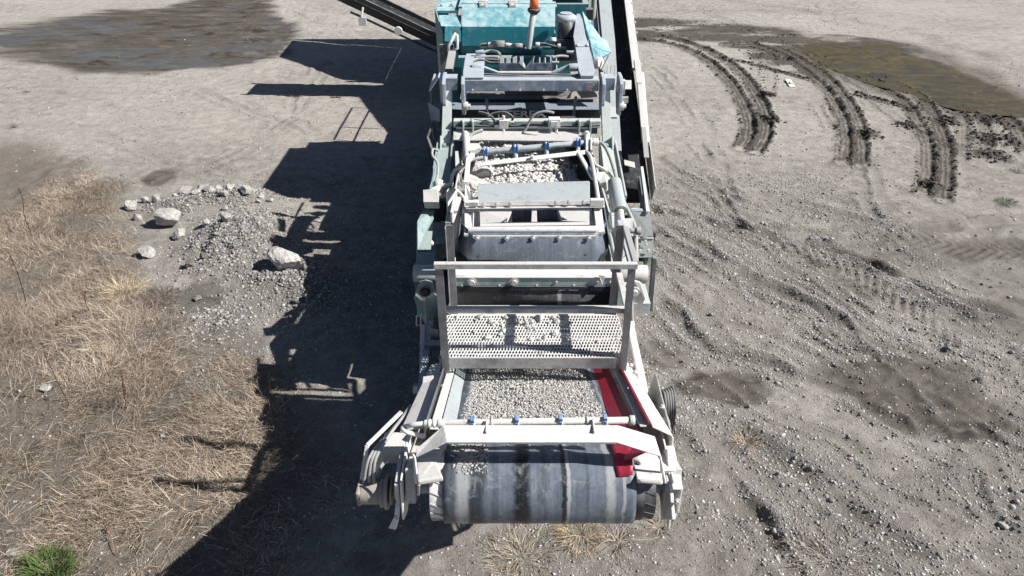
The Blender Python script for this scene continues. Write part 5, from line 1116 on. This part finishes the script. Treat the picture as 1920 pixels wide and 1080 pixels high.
part('splice_plate', MB().beam(R(1.885,10.1,.11), R(1.895,10.55,.11), .09, .012), 'pale', rc)
for k in range(9): bolt(R(1.955,10.5+.22*k,.075), (0,-.42,.9), .011, .015, rc)
part('cross_plate', MB().plate([(1.578, 9.966, 2.209), (1.758, 9.966, 2.209), (1.775, 10.139, 2.289), (1.593, 10.139, 2.289)], .012), 'pale', rc)
part('cross_plate', MB().plate([(1.531, 8.639, 1.595), (1.671, 8.587, 1.571), (1.674, 8.682, 1.615), (1.532, 8.725, 1.636)], .02), 'pale', rc)
part('teal_sleeve', MB().beam(R(1.40,9.46,Z2+.01), R(1.41,9.64,Z2+.01), .20, .03), 'teal_faded', rc)
part('end_plate', MB().beam(R(1.84,8.78,.10), R(1.86,9.30,.10), .07, .02), 'rail', rc)
# tail hopper
th = part('tail_hopper', MB().plate([(1.683, 8.300, 1.722), (1.622, 7.350, 1.561), (1.655, 7.350, 1.561), (1.718, 8.300, 1.722)], .05), 'white', rc)
part('hopper_side', MB().plate([(1.78,8.5,1.55),(1.70,7.45,1.50),(1.72,7.45,.8),(1.80,8.5,.9)], .02).plate([(1.36,8.5,1.55),(1.36,7.45,1.50),(1.36,7.45,.8),(1.36,8.5,.9)], .02), 'darkgreen', rc)
part('hopper_inner', MB().plate([(1.629, 8.000, 1.723), (1.633, 7.500, 1.512), (1.614, 7.600, 1.460), (1.640, 8.100, 1.565)], .012), 'navy', rc)
part('hopper_bottom', MB().box((1.38,7.5,.75),(1.76,8.5,.9)), 'dark', rc)
part('hopper_front', MB().plate([(1.711, 7.200, 1.291), (1.676, 7.420, 1.531), (1.446, 7.420, 1.560), (1.453, 7.200, 1.291)], .02), 'darkgreen', rc, label='dark green front plate of the tail hopper')
part('hopper_lip', MB().plate([(1.673, 7.400, 1.527), (1.683, 7.460, 1.532), (1.452, 7.460, 1.554), (1.444, 7.400, 1.549)], .012), 'bluegrey', rc)
part('hopper_flap', MB().plate([(1.678, 7.000, 1.119), (1.715, 7.180, 1.288), (1.483, 7.180, 1.288), (1.460, 7.000, 1.119)], .02), 'darkgreen', rc)
part('flap_edge', MB().beam((1.479, 7.160, 1.292), (1.711, 7.160, 1.292), .02, .02), 'pale', rc)
part('plate_rib', MB().plate([(1.615, 7.200, 1.409), (1.568, 7.120, 1.308), (1.619, 7.120, 1.308)], .012), 'darkgreen', rc)
for p in ((1.531, 7.020, 1.204), (1.633, 7.020, 1.204)): bolt(p, (0,-1,.2), .016, .02, rc)
for p in ((1.599, 7.100, 1.290), (1.612, 7.080, 1.257)): bolt(p, (0,-1,.2), .012, .03, rc)
part('tail_bearing', MB().cyl((1.72,7.55,1.15),(1.80,7.55,1.15), .10, 16), 'dark', rc)
part('tail_leg', MB().beam((1.72,7.05,1.1),(1.74,7.0,.35),.05,.08).beam((1.62,7.05,1.1),(1.62,7.0,.35),.04,.06), 'darkgreen', rc)

# ---- right-hand flank: ram, boxes, hoses
rf = part('right_flank', MB().box((1.10,5.9,1.15),(1.36,7.3,1.45)).beam((1.18,5.6,1.5),(1.35,5.6,1.5),.35,.12), 'teal_faded')
part('teal_box', MB().plate([(1.015, 6.600, 1.835), (1.317, 6.600, 1.841), (1.279, 6.200, 1.694), (1.120, 6.100, 1.623), (1.013, 6.400, 1.708)], .04), 'teal_faded', rf)
part('white_box', MB().plate([(0.957, 7.000, 2.085), (1.056, 7.000, 2.118), (1.059, 7.200, 2.144), (0.962, 7.200, 2.144)], .12), 'white', rf)
part('pivot_tube', MB().cyl((1.0,5.62,1.78),(1.32,5.62,1.78), .085, 20), 'pale', rf)
rm_ = part('ram', MB().cyl((1.146, 7.000, 2.118), (1.173, 6.600, 1.959), .075, 20), 'galv')
part('ram_rod', MB().cyl((1.173, 6.600, 1.959), (1.177, 6.400, 1.872), .035, 16), 'bolt', rm_)
part('ram_body', MB().beam((1.122, 7.000, 2.118), (1.127, 6.200, 1.694), .10, .07), 'teal_faded', rm_)
part('ram_guard', MB().beam((1.149, 6.400, 1.936), (1.213, 5.750, 1.746), .075, .05), 'bluegrey', rm_)
for pts, r0, mt in (([(1.013, 8.100, 2.155), (1.122, 8.000, 2.153), (1.182, 7.800, 2.097), (1.200, 7.400, 2.067), (1.217, 7.000, 1.987), (1.294, 6.700, 1.874), (1.328, 6.500, 1.817), (1.306, 6.200, 1.759), (1.265, 5.900, 1.715)], .022, 'hose'),
                (([(1.003, 7.600, 2.046), (1.108, 7.500, 2.022), (1.167, 7.300, 2.011), (1.149, 7.100, 2.005), (1.058, 6.900, 2.022), (0.988, 6.800, 2.019)]), .02, 'white'),
                (([(0.977, 6.300, 1.959), (1.029, 6.200, 1.856), (1.036, 6.000, 1.813), (1.057, 5.800, 1.778)]), .018, 'hose'),
                (([(0.774, 8.250, 2.223), (0.871, 8.200, 2.214), (0.936, 8.150, 2.177), (0.960, 8.100, 2.155)]), .02, 'hose'),
                (([(-0.368, 8.200, 2.256), (-0.500, 8.150, 2.219), (-0.551, 8.050, 2.147), (-0.551, 7.900, 2.090), (-0.581, 7.700, 2.036)]), .022, 'hose'),
                (([(-0.349, 7.600, 2.148), (-0.474, 7.550, 2.136), (-0.555, 7.500, 2.090), (-0.626, 7.400, 2.033)]), .02, 'hose'),
                (([(-0.573, 7.400, 2.121), (-0.675, 7.400, 2.067), (-0.693, 7.200, 2.038), (-0.670, 7.100, 1.991), (-0.591, 7.000, 1.973), (-0.519, 6.800, 1.987)]), .02, 'white'),
                (([(-0.680, 7.100, 2.038), (-0.821, 7.100, 2.005), (-0.915, 7.000, 2.000), (-0.962, 7.000, 1.933)]), .026, 'pale'),
                (([(-0.633, 7.100, 1.991), (-0.781, 7.100, 1.951), (-0.876, 7.000, 1.947), (-0.933, 7.000, 1.906)]), .02, 'hose'),
                (([(-0.905, 7.900, 2.104), (-0.969, 7.900, 2.125), (-0.969, 7.800, 2.084), (-0.904, 7.700, 2.036), (-0.882, 7.500, 1.988), (-0.898, 7.300, 1.943)]), .016, 'hose')):
    part('hydraulic_hose', MB().tube(spline(pts, 6), r0, 9), mt, bevel=0)
part('pipe_union', MB().cyl((1.236, 6.300, 1.876), (1.304, 6.300, 1.876), .028, 12).tube([Vector((1.332, 6.300, 1.876))+Vector((0,.03*math.cos(a),.03*math.sin(a))) for a in (i*2*math.pi/14 for i in range(15))], .012, 6, cap=False).cyl((1.304, 6.300, 1.876), (1.354, 6.300, 1.876), .045, 16), 'rail')
# ---- left-hand flank
lfk = part('left_flank', MB().box((-.99,5.75,1.15),(-.74,7.1,1.55)), 'teal')
part('flank_cover', MB().plate([(-0.987, 6.050, 1.751), (-1.015, 6.400, 1.904), (-0.988, 6.700, 1.874), (-0.864, 6.700, 1.874), (-0.849, 6.050, 1.751)], .05), 'teal', lfk)
part('flank_box', MB().plate([(-0.965, 5.750, 1.587), (-0.975, 5.900, 1.683), (-0.773, 5.900, 1.683), (-0.765, 5.750, 1.587)], .12).plate([(-0.976, 5.910, 1.677), (-0.977, 6.050, 1.732), (-0.795, 6.050, 1.732), (-0.785, 5.910, 1.677)], .06), 'teal', lfk)
part('slot_cover', MB().box((-.80,6.2,1.6),(-.62,6.7,1.78)), 'darkgreen', lfk)
part('sensor', MB().cyl((-0.862, 6.200, 1.772), (-0.828, 6.200, 1.791), .03, 10), 'bolt', lfk)
part('spilled_stones', MB().box((-.80,5.95,1.56),(-.72,6.1,1.62)), 'concrete_dust', lfk, bevel=.02)
db = part('control_box', MB().plate([(-0.940, 6.600, 1.985), (-0.956, 6.750, 2.057), (-0.798, 6.750, 2.070), (-0.779, 6.600, 1.985)], .12), 'concrete_dust', label='dust covered grey control box on the left flank')
part('box_lid', MB().plate([(-0.961, 6.740, 2.056), (-0.940, 6.950, 1.998), (-0.778, 6.950, 1.998), (-0.780, 6.740, 2.062)], .012), 'rail', db)
part('guard_plate', MB().plate([(-0.696, 6.500, 1.973), (-0.716, 6.700, 2.120), (-0.701, 6.800, 2.103), (-0.615, 6.800, 2.084), (-0.594, 6.500, 1.973)], .05), 'pale')
part('frame_block', MB().box((-.70,6.3,1.5),(-.56,6.9,1.98)), 'pale')
part('pivot_tube', MB().cyl((-.96,5.62,1.78),(-.72,5.62,1.78), .085, 20), 'teal_faded')
part('left_ram', MB().cyl((-0.861, 7.300, 1.943), (-0.807, 7.100, 1.924), .07, 16).cyl((-0.856, 7.000, 1.973), (-0.789, 7.200, 1.957), .04, 12), 'white')
part('side_link', MB().beam((-0.676, 7.900, 2.090), (-0.640, 7.400, 1.999), .05, .03).cyl((-0.679, 7.800, 2.028), (-0.653, 7.800, 2.028), .03, 10), 'teal_faded')
part('lower_handle', MB().beam((-1.076, 8.300, 2.118), (-1.019, 8.500, 2.241), .03, .02).beam((-1.076, 8.300, 2.118), (-0.971, 7.900, 2.090), .03, .02), 'dark')
part('left_bin', MB().box((-1.0,7.4,1.0),(-.80,8.9,1.7)), 'dark')

for x in (-.5,-.2,.1,.4,.7,1.0): bolt((x,8.60,2.635), (0,-1,0), .010, .012, lf)
for y in (3.3,3.7,4.1): bolt(F(-.66,y,.06), nrm, .010, .014, fc)
for y in (3.15,3.45,3.75,3.95): bolt(F(.93,y,.09), nrm, .010, .014, fc)
part('warning_plate', MB().box((.93,8.592,2.64),(1.03,8.598,2.73)), 'rail', lf, bevel=0)
part('warning_plate', MB().plate([(-0.887, 10.330, 2.901), (-0.778, 10.330, 2.901), (-0.776, 10.340, 2.966), (-0.885, 10.340, 2.966)], .004), 'rail', sm_, bevel=0)
for k in range(9):
    part('cable_clip', MB().box((-.60+.2*k,8.265,2.285),(-.575+.2*k,8.28,2.32)), 'dark', cb, bevel=0)
part('hydraulic_hose', MB().tube(spline([(-.7,8.26,2.30),(-.2,8.25,2.285),(.3,8.26,2.30),(.8,8.25,2.29),(1.1,8.26,2.30)], 6), .014, 7), 'hose_dark', cb, bevel=0)
part('hydraulic_hose', MB().tube(spline([(-.56,8.75,2.80),(-.1,8.72,2.79),(.3,8.73,2.795),(.8,8.72,2.79),(1.0,8.75,2.80)], 6), .014, 7), 'hose_dark', lf, bevel=0)
# ---- chassis, tracks, rear of the machine (mostly seen through its shadow)
part('chassis', MB().box((-.62,5.9,.75),(.96,19.5,1.25)).box((-.60,6.2,1.2),(.98,8.7,1.62)), 'dark')
for s in (-1, 1):
    X = .17+s*.95; tr = part('crawler_track', MB().box((X-.16,8.6,.20),(X+.16,14.6,.62)).cyl((X-.15,8.6,.41),(X+.15,8.6,.41), .27, 20).cyl((X-.15,14.6,.41),(X+.15,14.6,.41), .27, 20), 'dark')
    sh = MB().box((-.22,-.09,-.015),(.22,.09,.015)).box((-.22,-.01,.015),(.22,.01,.04))
    proto = None
    LL = 6.0; per = 2*LL+2*math.pi*.37; n_ = 64
    for k in range(n_):
        d_ = per*k/n_
        if d_ < LL: loc = (X, 8.6+d_, .78); ro = 0
        elif d_ < LL+math.pi*.37: a = (d_-LL)/.37; loc = (X, 14.6+.37*math.sin(a), .41+.37*math.cos(a)); ro = -a
        elif d_ < 2*LL+math.pi*.37: loc = (X, 14.6-(d_-LL-math.pi*.37), .04); ro = math.pi
        else: a = (d_-2*LL-math.pi*.37)/.37; loc = (X, 8.6-.37*math.sin(a), .41-.37*math.cos(a)); ro = math.pi-a
        if proto is None: o = build('track_shoe', sh, M['mudcake'], tr, bevel=0); proto = o
        else: o = proto.copy(); COL.objects.link(o); o.parent = tr; o.matrix_parent_inverse = Matrix.Identity(4)
        o.matrix_parent_inverse = Matrix.Identity(4); o.location = loc; o.rotation_euler = (ro, 0, 0)
part('engine_block', MB().box((-.95,12.9,1.2),(1.1,16.2,1.62)), 'teal')
part('crusher_box', MB().box((.20,13.0,1.6),(1.0,16.0,2.55)), 'teal')
gr_ = part('guard_rail', MB().tube([(-1.15,13.1,1.6),(-1.15,13.1,2.42),(-1.15,15.1,2.42),(-1.15,15.1,1.6)], .02, 8), 'rail')
part('rail_bar', MB().tube([(-1.15,13.1,2.02),(-1.15,15.1,2.02)], .018, 8).tube([(-1.15,13.9,1.6),(-1.15,13.9,2.42)], .018, 8), 'rail', gr_)
part('guard_rail', MB().tube([(-1.15,9.6,1.6),(-1.15,9.6,2.35),(-1.15,10.2,2.35)], .02, 8), 'rail')
hp = part('feed_hopper', MB().plate([(-.95,17.0,2.2),(-.95,20.2,2.2),(-2.26,20.9,4.2),(-2.16,19.2,4.2),(-1.16,17.1,3.0)], .05).plate([(1.3,17.0,2.2),(1.5,17.1,3.0),(2.5,19.2,4.2),(2.5,20.9,4.2),(1.3,20.2,2.2)], .05)
     .plate([(-.95,20.2,2.2),(1.3,20.2,2.2),(2.5,20.95,4.2),(-2.26,20.95,4.2)], .05).box((-.95,16.6,1.2),(1.3,20.2,2.2)).box((-1.1,16.9,2.0),(1.4,17.0,3.0)), 'teal')
wc = part('side_conveyor', MB().beam((-1.0,16.4,1.0), (-3.95,16.5,2.35), .75, .16), 'dark')
part('belt', MB().plate([(-1.0,16.05,1.12),(-1.0,16.75,1.12),(-3.9,16.85,2.46),(-3.9,16.15,2.46)], .012), 'belt2', wc)
part('conveyor_rail', MB().beam((-1.0,16.0,1.16),(-3.95,16.1,2.52),.06,.10).beam((-1.0,16.8,1.16),(-3.95,16.9,2.52),.06,.10), 'dark', wc)
part('return_roller', MB().cyl((-2.55,15.95,1.62),(-2.55,15.88,1.62),.09,16), 'white', wc)
part('conveyor_lower_rail', MB().beam((-1.0,16.0,.80),(-3.6,16.05,2.0),.05,.05), 'dark', wc)
part('hanging_plate', MB().box((-3.42,15.95,1.72),(-3.25,15.99,1.90)).beam((-3.35,15.97,1.9),(-3.3,16.0,2.1),.04,.04), 'white', wc)
part('side_conveyor_foot', MB().beam((-1.2,16.4,1.0),(-1.0,16.4,.8),.5,.4), 'dark', wc)

# ---- stone on the conveyors (rests on them, so it stands at top level)
bed = MB().grid([[F(x, y, .010*(1-((x-.16)/.53)**2)+.004) for x in np.linspace(-.37,.68,20)] for y in np.linspace(3.05,5.0,30)])
M['bed'] = dusty('crushed limestone dust', (.24,.232,.22), (.44,.43,.41), .5, .95)
o = build('gravel_bed', bed, M['bed'], bevel=0, solid=.004); tag(o, 'thin bed of pale stone dust under the gravel on the front belt', 'stone dust', None, 'stuff')
bed = MB().grid([[Vector((x, y, 1.915-.10*(y-7.1)+.05*(1-((x-.15)/.72)**2))) for x in np.linspace(-.5,.8-.1*max(0,y-7),14)] for y in np.linspace(6.8,9.2,14)])
o = build('stone_bed', bed, M['bed'], bevel=0, solid=.01); tag(o, 'pale stone dust packed under the broken stone on the rear belt', 'stone dust', None, 'stuff')
N = 15000; r_ = np.random.default_rng(201)
X = r_.uniform(-.365, .675, N); Y = r_.uniform(3.06, 4.8, N); of = .008+.02*r_.random(N)*(1-np.clip(np.abs((X-.16)/.52), 0, 1)**3)
edge = np.clip(1.15-np.abs((X-.16)/.52)**8, 0, 1); k_ = r_.random(N) < edge; X, Y, of = X[k_], Y[k_], of[k_]
P = np.array([F(x, y, o_+.003)[:] for x, y, o_ in zip(X, Y, of)])
S = .005+.006*r_.random(len(P))**1.5
tag(stones('crushed_gravel', P, S, stone_col(len(P), .42, .64, 41), 1, 42, sink=.35), 'grey crushed gravel spread over the front conveyor belt', 'gravel', None, 'stuff')
q = r_.normal(0, 1, (900, 2)); X = -.255+.06*q[:,0]-.25*(.06*q[:,1]); Y = 2.83+.085*q[:,1]
k_ = (np.abs(q).max(1) < 1.9) & (Y > 2.66) & (X > -.38); X, Y = X[k_], Y[k_]
q2 = r_.random((40, 2)); X = np.r_[X, -.25+q2[:,0]*.8]; Y = np.r_[Y, 2.93+q2[:,1]*.2]
P = np.array([F(x, y, .012)[:] if y > 2.83 else (x, y, 2.106+math.sqrt(.212**2-(y-2.755)**2)) for x, y in zip(X, Y)])
tag(stones('spilled_gravel', P, .004+.006*r_.random(len(P)), stone_col(len(P), .34, .56, 43), 1, 44), 'small patch of gravel stuck to the belt at the head drum', 'gravel', None, 'stuff')
X = r_.uniform(-.48, .80, 8200); Y = r_.uniform(6.9, 9.2, 8200)
lim = .86-.10*(Y-7)+.05*np.sin(Y*5); k_ = (X < np.minimum(lim,.78)+.02*r_.normal(size=8200)) & (X > -.46); X, Y = X[k_], Y[k_]
P = np.column_stack([X, Y, 1.93-.10*(Y-7.1)+.08*r_.random(len(X))*(1-((X-.1)/.65)**2)])
tag(stones('crushed_stone', P, .013+.034*r_.random(len(P))**2.2, stone_col(len(P), .52, .74, 45), 1, 46), 'broken white stone lying thick on the rear belt behind the hood', 'crushed stone', None, 'stuff')
rock(-.46, 7.12, .20, .15, .12, 'large white rock at the left edge of the stone on the rear belt', z=1.97, seed=61, rot=.3, colr=(.62,.60,.57))
rock(-.36, 7.5, .13, .12, .10, 'white rock behind the large one on the rear belt', z=1.97, seed=62, rot=.9, colr=(.62,.60,.57))
rock(.70, 7.95, .07, .065, .06, 'grey round stone at the right edge of the stone on the rear belt', z=1.88, seed=63, colr=(.42,.39,.35))
# stones spilled on the walkway floor
WS = [(632,516,36,22,'largest flat white stone at the back edge of the walkway mesh'), (1020,525,52,30,'biggest pale stone of the heap at the back of the walkway'), (975,550,28,26,'angular stone in front of the biggest stone of the walkway heap')]
wpos = []
for (cx, cy, n, sx, sy) in ((.10,4.85,26,.14,.06), (.02,4.80,16,.12,.04), (-.18,4.93,7,.12,.03), (.33,4.86,7,.06,.05), (.16,4.66,9,.12,.05), (-.13,4.62,3,.05,.03), (-.40,4.78,5,.12,.10), (.70,4.60,8,.16,.10)):
    for k in range(n):
        x = cx+random.gauss(0, sx); y = min(4.90, max(4.40, cy+random.gauss(0, sy))); x = min(.9, max(-.54, x))
        s = random.choice((.014,.02,.026,.032)) if n > 8 else random.choice((.010,.014,.02))
        if all((x-a)**2+(y-b_)**2 > ((s+c_)*.72)**2 for a, b_, c_ in wpos): wpos.append((x, y, s))
big = [(-.29,4.895,.040,'largest flat white stone near the left of the walkway heap'), (.245,4.88,.050,'biggest pale stone of the heap at the back of the walkway'), (.17,4.82,.036,'angular stone just in front of the biggest stone of the heap'), (-.205,4.60,.034,'lone flat white stone left of the middle of the walkway mesh'), (.40,4.83,.032,'pale stone at the right end of the walkway heap'), (.50,4.80,.028,'rounded stone alone right of the walkway heap'), (.16,4.58,.026,'pale stone nearest the front on the walkway mesh')]
for x, y, s, lab in big: rock(x*.93, y*.93, s, s*.85, s*.62, lab, 'stone', 'stones spilled on the walkway', 70+int(s*1000)+int(abs(x)*100), random.random()*3, z=2.034, nm='stone', cuts=9, colr=(.66,.65,.62))
for i, (x, y, s) in enumerate(wpos):
    if any((x-a)**2+(y-b_)**2 < ((s+c_)*.8)**2 for a, b_, c_, _l in big): continue
    rock(x*.93, y*.93, s, s*.85, s*.7, 'small pale stone spilled on the walkway mesh floor', 'stone', 'stones spilled on the walkway', 200+i, random.random()*3, z=2.034, nm='stone', colr=(.66+.06*random.random(),)*2+(.64,), cuts=8)
X = r_.uniform(-.56, .92, 1500); Y = r_.uniform(4.37, 4.92, 1500); k_ = fbm(X*7, Y*7, 311, 2) > .56; X, Y = X[k_], Y[k_]
tag(stones('stone_crumbs', np.column_stack([X*.93, Y*.93, np.full(len(X), 2.034)]), .002+.005*r_.random(len(X)), stone_col(len(X), .45, .62, 47), 0, 48), 'fine pale stone crumbs caught on the walkway mesh', 'stone crumbs', None, 'stuff')
